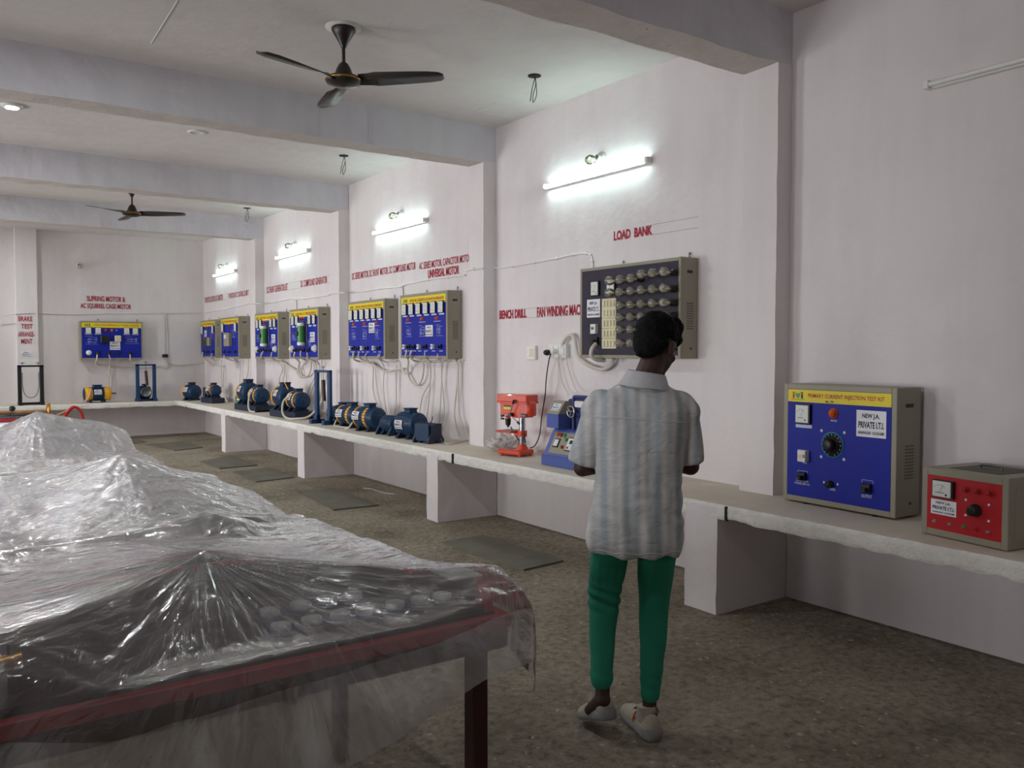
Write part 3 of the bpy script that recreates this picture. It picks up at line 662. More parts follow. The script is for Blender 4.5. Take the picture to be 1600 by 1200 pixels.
def breaker(t, x, z, s=.034, m=M_white):
    MB().cbox(x-s*.6, x+s*.6, -.03, .006, z-s*.75, z+s*.75, m, .003).cbox(x-s*.2, x+s*.2, -.04, -.028, z-s*.1, z+s*.3, M_steel, .002).build('breaker', t)
def plate(t, w, h, fl, title, m=M_blue, hdr=.085, logo=True, th=None, deco=None, x_title=(.2, .96)):
    mb = MB().box(fl, w-fl, .0, .008, fl, h-fl, m)
    y = -.0008; pw = w-2*fl; z1 = h-fl; z0 = z1-hdr
    if title:
        mb.rect(fl, w-fl, z0, z1, y, M_yel)
        mb.text(title, fl+pw*x_title[0], z0+hdr*.30, pw*(x_title[1]-x_title[0]), hdr*.42, y-.0008, M_redtxt, .02)
        lx, lz, k = fl+pw*.05, z0+hdr*.28, hdr*.5
        mb.rect(lx, lx+k*.35, lz, lz+k*.75, y-.0008, M_redtxt); mb.rect(lx, lx+k*.35, lz+k*.82, lz+k*1.05, y-.0008, M_redtxt)
        gx = lx+k*.5
        mb.add([(gx, y-.0008, lz+k), (gx+k*.3, y-.0008, lz+k*.75), (gx+k*.5, y-.0008, lz+k*.9), (gx+k*.7, y-.0008, lz+k*.75), (gx+k, y-.0008, lz+k), (gx+k*.9, y-.0008, lz+k*.35), (gx+k*.5, y-.0008, lz), (gx+k*.1, y-.0008, lz+k*.35)], [(0, 1, 6, 7), (1, 2, 6), (2, 3, 6), (3, 4, 5, 6)], M_greenb)
        lx2 = gx+k*1.15
        mb.rect(lx2, lx2+k*.35, lz, lz+k*.75, y-.0008, M_blackp); mb.rect(lx2, lx2+k*.35, lz+k*.82, lz+k*1.05, y-.0008, M_blackp)
        mb.rect(lx-k*.3, lx2+k*.7, lz-k*.2, lz-k*.14, y-.0008, M_blackp)
    if deco: deco(mb)
    return mb.build('face_plate', t)
def diagram(mb, x, z, w, h, seed):
    """thin white circuit drawing printed on the plate"""
    rnd = random.Random(seed); y = -.0016; l = .0022
    mb.line([(x, z), (x+w, z)], l, y, M_whitep); mb.line([(x, z+h), (x+w*.5, z+h)], l, y, M_whitep)
    cx, cz, r = x+w*.3, z+h*.5, h*.22
    mb.line([(cx+r*math.cos(R(a)), cz+r*math.sin(R(a))) for a in range(0, 361, 30)], l, y, M_whitep)
    for k in range(4):
        a = x+w*rnd.uniform(.1, .95); mb.line([(a, z+h*rnd.uniform(0, .3)), (a, z+h*rnd.uniform(.6, 1))], l, y, M_whitep)
        b = z+h*rnd.uniform(.1, .9); mb.line([(x+w*rnd.uniform(0, .4), b), (x+w*rnd.uniform(.6, 1), b)], l, y, M_whitep)
def hanger(t, w, h, D):
    mb = MB()
    for x in (w*.3, w*.93): mb.tube([(x, D-.01, h-.01), (x, D-.012, h+.03), (x+.008, D-.016, h+.045), (x+.014, D-.012, h+.03)], .004, M_steel, 6)
    mb.build('hanging_hook', t)
GP = 'blue control panels hung on the walls'
def wall_cables(t, rows):
    """cables in the panel's own frame from pixel traces on the plane just off the wall"""
    bpy.context.view_layer.update(); Mi = t.matrix_world.inverted()
    for pts, r in rows:
        q = [Mi @ p for p in pts]
        MB().tube(q, r, M_hose, 8, 6).build('cable', t)
def W_(lst, x=4.40):   # pixel polyline -> points; items may carry their own depth
    return [P(p[0], p[1], x=(p[2] if len(p) > 2 else x)) for p in lst]

PW, PH, PD = 1.0, .68, .17
def six_meter(y_far, z0, lab, title, spec):
    t = thing('control_panel', lab, 'control panel', (XR-PD, y_far, z0), R(-90), GP)
    casing(t, PW, PH, PD); hanger(t, PW, PH, PD)
    fx = lambda f: .03+f*(PW-.06); fz = lambda f: PH*(1-f)
    def deco(mb):
        for i in range(6): tagplate(mb, fx(.085+.166*i), fz(.335), .1, .02)
        for k, f in enumerate(spec['dia']): diagram(mb, fx(f)-.06, fz(.66), .13, .11, k+3)
        for f in (.165, .49, .82): mb.rect(fx(f)-.07, fx(f)+.07, fz(.447), fz(.440), -.0016, M_whitep)
        for f in spec['row']: mb.rect(fx(f[0])-.035, fx(f[0])+.035, fz(.89), fz(.88), -.0016, M_whitep)
    plate(t, PW, PH, .03, title, deco=deco)
    for i in range(6): meter(t, fx(.085+.166*i), fz(.235), .105, .125)
    for f in (.165, .49, .82): lamp(t, fx(f), fz(.40), M_amber, .017)
    sx, sz = spec['st']; sticker_mb(fx(sx), fz(sz), .15, .115, -.001).build('sticker', t)
    for f, k in spec['row']: (breaker if k == 'b' else connector)(t, fx(f), fz(.82))
    return t
t = six_meter(9.61, 1.463, 'blue six-meter control panel, the left of the pair with orange lamps', 'CONTROL PANEL : DC SERIES MOTOR, DC SHUNT MOTOR & DC COMPOUND MOTOR',
    dict(dia=(.15, .47, .83), st=(.60, .56), row=[(.08, 'b'), (.17, 'c'), (.30, 'c'), (.42, 'b'), (.56, 'c'), (.76, 'b'), (.90, 'c')]))
wall_cables(t, [
    (W_([(553, 549, 4.26), (552, 556, 4.25), (554, 562, 4.3), (562, 565, 4.38), (573, 566, 4.41), (584, 570), (592, 576), (604, 580), (620, 577), (629, 577), (633, 584), (637, 580), (636, 570)]), .012),
    (W_([(561, 550, 4.26), (560, 557, 4.25), (566, 562, 4.32), (580, 566), (583, 575), (583, 610), (590, 635), (595, 655)]), .008),
    (W_([(573, 552, 4.26), (571, 558, 4.27), (578, 567, 4.36), (585, 570), (588, 600), (597, 640), (599, 650)]), .006),
    (W_([(592, 553, 4.26), (590, 559, 4.26), (596, 565, 4.36), (600, 575), (599, 605), (603, 640), (607, 654)]), .006),
    (W_([(594, 553, 4.26), (593, 560, 4.27), (605, 566, 4.38), (619, 566), (619, 600), (618, 640), (613, 652), (602, 656), (597, 655)]), .007),
    (W_([(619, 566), (618, 590), (619, 630), (620, 656)]), .005)])
t = six_meter(8.23, 1.474, 'blue six-meter control panel, the right of the pair with orange lamps', 'CONTROL PANEL : AC SERIES MOTOR, CAPACITOR MOTOR & UNIVERSAL MOTOR',
    dict(dia=(.17, .48, .86), st=(.565, .665), row=[(.09, 'b'), (.19, 'c'), (.31, 'c'), (.43, 'b'), (.57, 'c'), (.74, 'b'), (.90, 'c')]))
wall_cables(t, [
    (W_([(636, 547, 4.25), (634, 557, 4.24), (638, 563, 4.32), (637, 580), (640, 592), (648, 602), (657, 597), (661, 585), (662, 568)]), .011),
    (W_([(644, 547, 4.25), (641, 555, 4.24), (646, 563, 4.32), (660, 566), (690, 564), (712, 562)]), .010),
    (W_([(664, 550, 4.25), (664, 557, 4.24), (670, 563, 4.34), (672, 568), (672, 595), (660, 620), (656, 650), (662, 671)]), .007),
    (W_([(672, 568), (672, 600), (669, 635), (664, 671)]), .007),
    (W_([(684, 553, 4.25), (684, 560, 4.25), (689, 566, 4.36), (690, 590), (688, 630), (686, 668)]), .007),
    (W_([(692, 566), (690, 590), (694, 640), (690, 665), (686, 671)]), .007),
    (W_([(708, 563), (714, 568), (714, 600), (710, 650), (718, 682)]), .009),
    (W_([(720, 563), (716, 570), (717, 640), (725, 670), (733, 688)]), .009)])

def rheo_panel(y_far, z0, lab, title, seed, cab):
    t = thing('control_panel', lab, 'control panel', (XR-.165, y_far, z0), R(-90), GP)
    casing(t, 1.05, .69, .165); hanger(t, 1.05, .69, .165); w, h = 1.05, .69
    fx = lambda f: .03+f*(w-.06); fz = lambda f: h*(1-f)
    def deco(mb):
        for f in (.12, .27, .74, .90): tagplate(mb, fx(f), fz(.35), .1, .02)
        diagram(mb, fx(.05), fz(.62), .16, .1, seed); diagram(mb, fx(.66), fz(.74), .14, .08, seed+1)
    plate(t, w, h, .03, title, deco=deco)
    for f in (.12, .27, .74, .90): meter(t, fx(f), fz(.23), .10, .13)
    for f, m in ((.42, M_redlens), (.5, M_redlens), (.58, M_bluelens)): lamp(t, fx(f), fz(.2), m, .016)
    rh = MB()
    rh.cyl((fx(.57), -.062, fz(.70)), (fx(.57), -.062, fz(.32)), .05, n=20, m=M_greenc); ro = rh.build('rheostat', t)
    e = MB()
    for z in (.70, .32): e.cyl((fx(.57), -.062, fz(z)-.02), (fx(.57), -.062, fz(z)+.02), .055, n=20, m=M_white)
    for x in (.50, .64):
        e.cyl((fx(x), -.01, fz(.74)), (fx(x), -.01, fz(.26)), .004, n=6, m=M_steel)
    for z in (.74, .26): e.cbox(fx(.48), fx(.66), -.07, .004, fz(z)-.006, fz(z)+.006, M_steel, .002)
    e.build('end_cap', ro)
    MB().cbox(fx(.54), fx(.59), -.14, -.10, fz(.54), fz(.46), M_black, .01).build('slider_knob', ro)
    sticker_mb(fx(.74), fz(.665), .16, .13, -.001).build('sticker', t)
    MB().lathe([(.05, 0), (.05, .02), (.035, .03), (.03, .05), (0, .055)], (fx(.08), .002, fz(.80)), (0, -1, 0), 18, M_white).build('rotary_switch', t)
    for f in (.20, .36, .52, .70): connector(t, fx(f), fz(.82), .036)
    MB().lathe([(.05, 0), (.05, .02), (.035, .03), (.03, .05), (0, .055)], (fx(.92), .002, fz(.79)), (0, -1, 0), 18, M_dial).build('rotary_switch', t)
    wall_cables(t, cab); return t
rheo_panel(13.12, 1.437, 'blue control panel with green tube resistor, nearer the room corner', 'CONTROL PANEL : DC SHUNT GENERATOR SET', 5, [
    (W_([(411, 549, 4.24), (408, 556, 4.24), (411, 562, 4.3), (424, 564, 4.38), (440, 565), (450, 572), (462, 579), (466, 586), (470, 590), (471, 583), (467, 572)]), .012),
    (W_([(425, 550, 4.26), (424, 558, 4.26), (430, 563, 4.34), (440, 572), (441, 580), (437, 590), (436, 605), (439, 616)]), .009),
    (W_([(440, 562), (444, 572), (443, 600), (443, 615)]), .009), (W_([(446, 563), (447, 590), (449, 616)]), .007)])
rheo_panel(11.6, 1.442, 'blue control panel with green tube resistor, nearer the drill', 'CONTROL PANEL : DC COMPOUND GENERATOR', 8, [
    (W_([(461, 550, 4.2), (460, 557, 4.2), (468, 566, 4.34), (466, 575), (468, 585), (476, 589), (484, 583), (487, 565)]), .012),
    (W_([(470, 548, 4.22), (470, 558, 4.22), (478, 563, 4.34), (490, 565), (494, 572), (491, 590), (483, 606), (480, 618)]), .009),
    (W_([(480, 551, 4.24), (481, 559, 4.26), (490, 564), (495, 575), (492, 595), (484, 618)]), .009),
    (W_([(503, 562), (502, 590), (501, 625), (497, 640)]), .009)])
def drive_panel(y_far, D, lab, w, kind, cab):
    h = .69; t = thing('control_panel', lab, 'control panel', (XR-D, y_far, 1.43), R(-90), GP)
    casing(t, w, h, D); hanger(t, w, h, D)
    fx = lambda f: .03+f*(w-.06); fz = lambda f: h*(1-f)
    plate(t, w, h, .03, 'CONTROL PANEL : THYRISTOR CONTROLLED DC MOTOR', deco=lambda mb: (diagram(mb, fx(.6), fz(.5), .25, .12, 2), tagplate(mb, fx(.12), fz(.36), .1), tagplate(mb, fx(.88), fz(.36), .1)))
    for f in (.12, .88): meter(t, fx(f), fz(.25), .12, .15)
    lamp(t, fx(.5), fz(.2), M_redlens, .02)
    if kind == 0:
        sticker_mb(fx(.25), fz(.44), .16, .12, -.001).build('sticker', t)
        MB().cbox(fx(.28), fx(.62), -.06, .004, fz(.70), fz(.45), M_black, .01).build('drive_unit', t, label='black drive unit')
        MB().cbox(fx(.62), fx(.76), -.05, .004, fz(.69), fz(.46), M_olive, .006).build('drive_cover', t)
    else:
        MB().cbox(fx(.38), fx(.66), -.07, .004, fz(.71), fz(.38), M_olive, .01).cbox(fx(.42), fx(.54), -.075, -.065, fz(.52), fz(.43), M_dial, .003).build('drive_unit', t, label='grey drive unit')
    for f in (.2, .5, .85): connector(t, fx(f), fz(.84), .036)
    wall_cables(t, cab); return t
drive_panel(16.5, .095, 'blue control panel with black drive unit, tight in the room corner', .98, 0, [
    (W_([(317, 550, 4.3), (316, 558, 4.3), (322, 562, 4.36), (326, 565), (330, 571), (334, 565), (333, 560)]), .012),
    (W_([(331, 552, 4.3), (330, 559, 4.3), (336, 564), (340, 572), (349, 573), (349, 590), (348, 605)]), .008),
    (W_([(347, 562), (346, 580), (346, 606)]), .007)])
drive_panel(14.86, .19, 'blue control panel with protruding grey drive unit', 1.0, 1, [
    (W_([(350, 555, 4.2), (351, 559, 4.2), (356, 561, 4.3), (362, 563), (368, 566), (370, 575), (371, 570), (366, 560)]), .010),
    (W_([(376, 562), (375, 590), (373, 605), (371, 615)]), .008),
    (W_([(388, 561), (387, 585), (378, 602), (373, 610), (369, 628)]), .010)])
def far_panel():
    w, h, D = 1.03, .68, .17
    t = thing('control_panel', 'blue control panel alone on the far wall', 'control panel', (2.29, YF-D, 1.40), 0, GP)
    casing(t, w, h, D); hanger(t, w, h, D)
    fx = lambda f: .03+f*(w-.06); fz = lambda f: h*(1-f)
    def deco(mb):
        for f in (.11, .27, .75, .90): tagplate(mb, fx(f), fz(.335), .11, .02)
        diagram(mb, fx(.06), fz(.60), .2, .14, 4); diagram(mb, fx(.72), fz(.58), .24, .12, 6)
    plate(t, w, h, .03, 'CONTROL PANEL (SLIPRING MOTOR & AC SQUIRREL CAGE MOTOR)', deco=deco)
    for f in (.11, .27, .75, .90): meter(t, fx(f), fz(.245), .10, .12)
    for f, m in ((.40, M_redlens), (.5, M_amber), (.58, M_bluelens)): lamp(t, fx(f), fz(.235), m, .022)
    MB().cbox(fx(.30), fx(.44), -.07, .004, fz(.565), fz(.38), M_black, .008).build('starter', t, label='black starter unit')
    MB().cbox(fx(.54), fx(.64), -.08, .004, fz(.53), fz(.37), M_cream, .008).build('starter', t, label='cream starter unit')
    sticker_mb(fx(.46), fz(.745), .17, .15, -.001).build('sticker', t)
    MB().lathe([(.045, 0), (.045, .02), (.03, .03), (0, .035)], (fx(.11), .002, fz(.82)), (0, -1, 0), 18, M_white).build('rotary_switch', t)
    for f in (.26, .44, .60, .80): connector(t, fx(f), fz(.83), .036)
    Y = lambda l, y=16.5: [P(a[0], a[1], y=(a[2] if len(a) > 2 else y)) for a in l]
    wall_cables(t, [(Y([(152, 554, 16.38), (151, 562, 16.38), (150, 567, 16.45), (156, 570), (170, 573), (200, 574), (235, 574), (250, 572), (258, 576), (262, 572), (259, 560)], 16.57), .012),
        (Y([(170, 554, 16.38), (172, 562, 16.38), (171, 568, 16.5), (170, 590), (168, 610), (170, 618)], 16.55), .008),
        (Y([(171, 568), (174, 590), (173, 618)], 16.55), .009), (Y([(203, 554, 16.38), (204, 562, 16.38), (206, 566, 16.45), (214, 568, 16.45)], 16.5), .010)])
far_panel()

# lamp load bank
def load_bank():
    w, h, D = 1.08, .70, .171
    t = thing('load_bank', 'grey framed lamp panel with rows of clear bulbs behind the man', 'lamp panel', (XR-D, 5.176, 1.497), R(-90))
    casing(t, w, h, D, .025); hanger(t, w, h, D)
    MB().box(.025, w-.025, 0, .008, .025, h-.025, M_loadp).build('face_plate', t)
    loc = lambda u, v, x=4.27: (lambda p: (5.176-p.y, p.z-1.497))(P(u, v, x=x))
    for (u, v) in ((930, 451), (955, 448)):
        a, b = loc(u, v); meter(t, a, b, .095, .115)
    a, b = loc(916, 496.5); sticker_mb(a, b, .155, .14, -.001).build('sticker', t)
    a, b = loc(929, 514); breaker(t, a, b, .05)
    a, b = loc(930, 533); connector(t, a, b, .045)
    for v in (474, 489, 505, 521, 537):
        a, b = loc(952, v); mb = MB().cbox(a-.085, a+.075, -.012, .004, b-.038, b+.038, M_cream, .003); o = mb.build('switch_plate', t)
        k = MB()
        for i in range(4): k.cbox(a-.07+i*.036, a-.046+i*.036, -.02, -.01, b-.024, b+.022, M_cream, .003)
        k.build('switch', o)
    capb = MB().lathe([(.03, 0), (.03, .03), (.016, .034), (.014, .058)], (0, 0, 0), (0, -1, 0), 12, mat('brown_bulb_holder', (40, 28, 22), .4))
    glb = MB().lathe([(.013, .055), (.02, .075), (.036, .10), (.041, .125), (.036, .150), (.02, .165), (0, .170)], (0, 0, 0), (0, -1, 0), 16, M_bulb)
    fil = MB().tube([(-.014, -.118, 0), (-.006, -.124, .004), (.006, -.124, -.004), (.014, -.118, 0)], .0018, M_brass, 5).cyl((0, -.058, 0), (0, -.105, 0), .006, .003, 8, M_cream)
    c0 = g0 = f0 = None
    a0, b0 = loc(972, 436, 4.16)
    zr = [loc(972, v, 4.185)[1] for v in (437, 456, 477, 496, 515, 536)]
    xs = [loc(u, v, 4.185)[0] for u, v in ((954, 437), (971, 437), (988, 436), (1004.5, 432), (1022, 430), (1039.5, 429), (1054, 428))]
    for r_, z in enumerate(zr):
        for c_, x in enumerate(xs):
            if c_ == 0 and r_ > 1: continue
            if x > w-.05: x = w-.06
            if c_ == 6 and x-xs[5] < .07: continue
            z_ = z+(.022 if (r_ == 0 and c_ > 2) else 0)
            if g0 is None:
                g0 = glb.build('light_bulb', t, (x, 0, z_)); g0.scale = (.84, .84, .84); c0 = capb.build('bulb_cap', g0); f0 = fil.build('filament', g0)
            else:
                q = g0.copy(); COL.objects.link(q); q.location = (x, 0, z_); q.parent = t
                for s_ in (c0, f0):
                    e = s_.copy(); COL.objects.link(e); e.parent = q
    wall_cables(t, [(W_([(931, 537, 4.24), (925, 545, 4.2), (924, 556, 4.2), (932, 562, 4.24), (945, 563, 4.32)]), .016),
                    (W_([(879, 545), (880, 535), (886, 526), (893, 523), (898, 532), (901, 550), (905, 560), (912, 566), (925, 573), (942, 577), (955, 570), (959, 560)], 4.41), .016)])
load_bank()

# big kit on the bench
def kit():
    z0 = BT+.012; a = Vector((4.262, 3.232)); b = Vector((4.198, 2.462)); w = (b-a).length; ang = math.atan2(b.y-a.y, b.x-a.x)
    D = .215; a = Vector((4.225, 3.20)); h = .69
    t = thing('test_kit', 'large blue-faced current injection test kit standing on the bench', 'test kit', (a.x, a.y, z0), R(-92.5))
    w = .735
    casing(t, w, h, D, .032)
    fx = lambda f: .032+f*(w-.064); fz = lambda f: h-.032-f*(h-.064)
    def deco(mb):
        y = -.0016
        mb.text('Mo.: 787', fx(.39), fz(.108), .055, .012, y, M_blackp, .02)
        mb.rect(fx(.085), fx(.255), fz(.355), fz(.325), y, M_whitep)
        mb.text('MAINS', fx(.445), fz(.275), .04, .011, y, M_whitep, .02)
        mb.text('INPUT MAINS', fx(.10), fz(.862), .085, .013, y, M_whitep, .02); mb.text('1-PHASE 230V AC.', fx(.08), fz(.89), .11, .013, y, M_whitep, .02)
        mb.text('TIMER', fx(.435), fz(.90), .045, .015, y, M_whitep, .02); mb.text('OUTPUT', fx(.745), fz(.915), .065, .018, y, M_whitep, .02)
        mb.text('ON', fx(.115), fz(.575), .018, .01, y, M_whitep, .02); mb.text('OFF', fx(.11), fz(.645), .022, .01, y, M_whitep, .02); mb.text('MCB', fx(.165), fz(.69), .028, .01, y, M_whitep, .02)
        for x in (.165, .80):
            mb.line([(fx(x-.05), fz(.785)), (fx(x-.05), fz(.76)), (fx(x+.05), fz(.76)), (fx(x+.05), fz(.785))], .002, y, M_whitep)
        for x in (.385, .52): mb.add([(fx(x)+.007*math.cos(k*math.pi/5), y, fz(.835)+.007*math.sin(k*math.pi/5)) for k in range(10)], [tuple(range(10))], M_whitep)
        for dx, dz in ((-.075, .075), (.075, .075), (-.075, -.075), (.075, -.075)):
            mb.add([(fx(.465)+dx+.009*math.cos(k*math.pi/5), y, fz(.485)+dz+.009*math.sin(k*math.pi/5)) for k in range(10)], [tuple(range(10))], M_whitep)
    plate(t, w, h, .032, 'PRIMARY CURRENT INJECTION TEST KIT', hdr=.072, deco=deco, x_title=(.21, .94))
    m_ = meter(t, fx(.17), fz(.225), .105, .115)
    lamp(t, fx(.47), fz(.20), M_amber, .024)
    sticker_mb(fx(.69), fz(.385), .18, .145, -.001).build('sticker', t)
    k = MB().lathe([(0, 0), (.073, 0), (.073, .004), (.068, .005)], (fx(.465), 0, fz(.485)), (0, -1, 0), 36, M_cyan)
    k.lathe([(.068, .005), (.066, .008), (.03, .01), (.03, .02), (.034, .022), (.031, .05), (.02, .054), (0, .054)], (fx(.465), 0, fz(.485)), (0, -1, 0), 32, M_black)
    for i in range(16):
        if i in (12,): continue
        q = math.pi*2*i/16; cx_, cz_ = fx(.465)+.055*math.cos(q), fz(.485)+.055*math.sin(q)
        k.line([(cx_, cz_), (cx_+.008*math.cos(q), cz_+.008*math.sin(q))], .003, -.0105, M_whitep)
    k.build('dial_knob', t)
    MB().cbox(fx(.185)-.028, fx(.185)+.028, -.035, .004, fz(.615)-.034, fz(.615)+.034, M_white, .003).cbox(fx(.185)-.02, fx(.185)+.022, -.044, -.033, fz(.615)-.008, fz(.615)+.01, M_cream, .002).build('breaker', t)
    connector(t, fx(.17), fz(.81), .034); connector(t, fx(.80), fz(.83), .036)
    MB().lathe([(.022, 0), (.022, .008), (.018, .01), (.017, .03), (0, .032)], (fx(.45), 0, fz(.845)), (0, -1, 0), 20, M_black).build('timer_knob', t)
    f = MB()
    for x in (.14, w-.14):
        for y in (.03, D-.03): f.lathe([(0, 0), (.013, 0), (.016, -.012), (0, -.012)], (x, y, 0), (0, 0, 1), 12, M_black)
    f.build('rubber_foot', t)
kit()
def redbox():
    w, h, D = .44, .325, .40
    t = thing('test_box', 'small grey box with red front panel at the bench end nearest the viewer', 'test box', (4.015, 2.225, BT+.004), R(-99))
    mb = MB().cbox(0, w, .012, D, 0, h, M_olive, .005)
    for a in ((0, .032), (w-.032, w)): mb.cbox(a[0], a[1], 0, .02, 0, h, M_olive, .003)
    mb.cbox(.03, w-.03, 0, .02, h-.035, h, M_olive, .003).cbox(.03, w-.03, 0, .02, 0, .035, M_olive, .003)
    c = mb.build('casing', t)
    MB().cbox(w, w+.002, .05, D-.03, .04, h-.05, M_olive, .001).build('side_panel', c)
    MB().cbox(.09, w-.09, .07, D-.06, h, h+.002, mat('mesh_grille', (110, 106, 94), .7, bump=.8, bs=300), .001).build('top_grille', c)
    hd = MB().tube([(.17, .19, h+.002), (.18, .19, h+.02), (.27, .19, h+.02), (.28, .19, h+.002)], .006, M_steel, 8, 3); hd.build('carry_handle', t)
    MB().box(.03, w-.03, 0, .008, .033, h-.033, M_redp).build('face_plate', t, label='red face plate')
    fx = lambda f: .03+f*(w-.06); fz = lambda f: h-.035-f*(h-.07)
    meter(t, fx(.24), fz(.225), .115, .085)
    sticker_mb(fx(.06), fz(.72), .135, .072, -.001).build('sticker', t)
    for f in (.55, .70, .86): lamp(t, fx(f), fz(.17), M_redlens, .011)
    MB().lathe([(.03, 0), (.03, .006), (.026, .008), (.024, .035), (.018, .038), (0, .038)], (fx(.67), 0, fz(.52)), (0, -1, 0), 24, M_black).build('dial_knob', t)
    s_ = MB()
    for x, z in ((.54, .36), (.84, .38), (.54, .64), (.84, .67)): s_.lathe([(.006, 0), (.006, .003), (0, .004)], (fx(x), 0, fz(z)), (0, -1, 0), 10, M_stick)
    s_.build('screw', t)
    for x, m_ in ((.12, M_white), (.33, M_black), (.53, M_greenb), (.69, M_redlens), (.84, M_black)):
        MB().lathe([(.009, 0), (.009, .004), (.005, .005), (.005, .016), (0, .017)], (fx(x), 0, fz(.86)), (0, -1, 0), 12, M_chrome if m_ in (M_white, M_black) else m_).build('toggle_switch', t)
    f = MB()
    for x in (.04, w-.04):
        for y in (.04, D-.04): f.cyl((x, y, 0), (x, y, -.004), .014, n=10, m=M_black)
    f.build('rubber_foot', t)
redbox()

# ------------------------------------------------------------------ motors (local: axis along x, resting on z=0)
def motor_parts(t, L, r, x0=0, yoff=0, zc=None, end='blue', bands=(), box=True, shaft=0, stick=None, feet=True, ribs=True):
    zc = zc or r+.03
    n = 40; pr = []
    h = MB(); vs = []; K = 40
    prof = [(0, x0), (r*.55, x0), (r*.9, x0+.012), (r, x0+.03), (r, x0+L-.03), (r*.9, x0+L-.012), (r*.55, x0+L), (0, x0+L)]
    h.lathe([(a, b) for a, b in prof], (0, yoff, zc), (1, 0, 0), 32, M_motor)
    if ribs:
        for i in range(22):
            q = 2*math.pi*i/22
            c, s_ = math.cos(q), math.sin(q); d = .006
            cx_, cz_ = yoff+c*r, zc+s_*r; tx, tz = -s_*.003, c*.003
            vs = []
            for X in (x0+L*.2, x0+L*.8):
                for k in (1, -1):
                    vs += [(X, cx_+tx*k-c*.004, cz_+tz*k-s_*.004), (X, cx_+tx*k+c*d, cz_+tz*k+s_*d)]
            h.add(vs, [(0, 1, 3, 2), (4, 6, 7, 5), (1, 5, 7, 3), (0, 4, 5, 1), (2, 3, 7, 6)], M_motor)
    o = h.build('housing', t)
    for (a, b) in bands:
        MB().lathe([(r*.98, x0+a*L), (r*1.03, x0+a*L+.003), (r*1.03, x0+b*L-.003), (r*.98, x0+b*L)], (0, yoff, zc), (1, 0, 0), 32, M_myel).build('band', t, label='yellow band')
    # shallow end boss
    MB().lathe([(r*.4, x0+L), (r*.38, x0+L+.006), (r*.16, x0+L+.008), (0, x0+L+.008)], (0, yoff, zc), (1, 0, 0), 20, M_motor).build('end_cover', t)
    if box: MB().cbox(x0+L*.36, x0+L*.66, yoff-r*.42, yoff+r*.42, zc+r*.9, zc+r*1.32, M_motor, .008).cbox(x0+L*.33, x0+L*.69, yoff-r*.47, yoff+r*.47, zc+r*1.28, zc+r*1.38, M_motor, .006).build('terminal_box', t)
    if feet:
        for X in (.22, .72): MB().prism([(yoff-r*.95, zc-r-.03), (yoff+r*.95, zc-r-.03), (yoff+r*.95, zc-r-.018), (yoff+r*.5, zc-r*.7), (yoff-r*.5, zc-r*.7), (yoff-r*.95, zc-r-.018)], x0+L*X-.02, x0+L*X+.02, M_motord, 'x').build('foot', t)
    if shaft:
        MB().cyl((x0+L, yoff, zc), (x0+L+shaft, yoff, zc), r*.13, n=12, m=M_steel).build('shaft', t)
    if stick:
        # label wrapped on the side that faces the room (local -y)
        sx, ang = stick; mb = MB(); w_, hh_ = min(L*.42, .12), .085; k = 6; vs = []
        for i in range(k+1):
            a = R(ang)+(i/k-.5)*hh_/r*1.0
            vs += [(sx-w_/2, yoff-math.cos(a)*(r+.009), zc+math.sin(a)*(r+.009)), (sx+w_/2, yoff-math.cos(a)*(r+.009), zc+math.sin(a)*(r+.009))]
        mb.add(vs, [(2*i, 2*i+1, 2*i+3, 2*i+2) for i in range(k)], M_stick)
        for ln, (s0, s1, hgt) in (('NEW J.A.', (.2, .8, .24)), ('PRIVATE I.T.I.', (.06, .94, .24)), ('SARAINAGAR - KAUSHAMBI', (.06, .94, .12))):
            base = {'NEW J.A.': .66, 'PRIVATE I.T.I.': .36}.get(ln, .12)
            tv, tf = text_geo(ln, .03); q = []
            for aa, bb in tv:
                f_ = base+bb*hgt; a = R(ang)+(f_-.5)*hh_/r
                q.append((sx-w_/2+w_*(s0+(s1-s0)*aa), yoff-math.cos(a)*(r+.0105), zc+math.sin(a)*(r+.0105)))
            mb.add(q, tf, M_blackp)
        mb.build('sticker', t)
    return o
GM = 'electric motors standing on the bench'
Z = BT+.003
def mthing(lab, loc, rz, name='electric_motor', cat='motor'): return thing(name, lab, cat, (loc[0], loc[1], Z), R(rz), GM)
# far bench: yellow and blue slipring motor
t = mthing('blue motor with two wide yellow ends and bare shaft on the far bench', (2.30, 16.25), 4)
motor_parts(t, .44, .115, 0, 0, bands=((.03, .30), (.72, .97)), shaft=.09, stick=(.21, 18))
MB().tube([(.10, -.08, .24), (.07, -.13, .15), (.02, -.16, .06), (-.06, -.2, .012), (-.12, -.22, .012)], .010, M_hose, 8).build('cable', t)
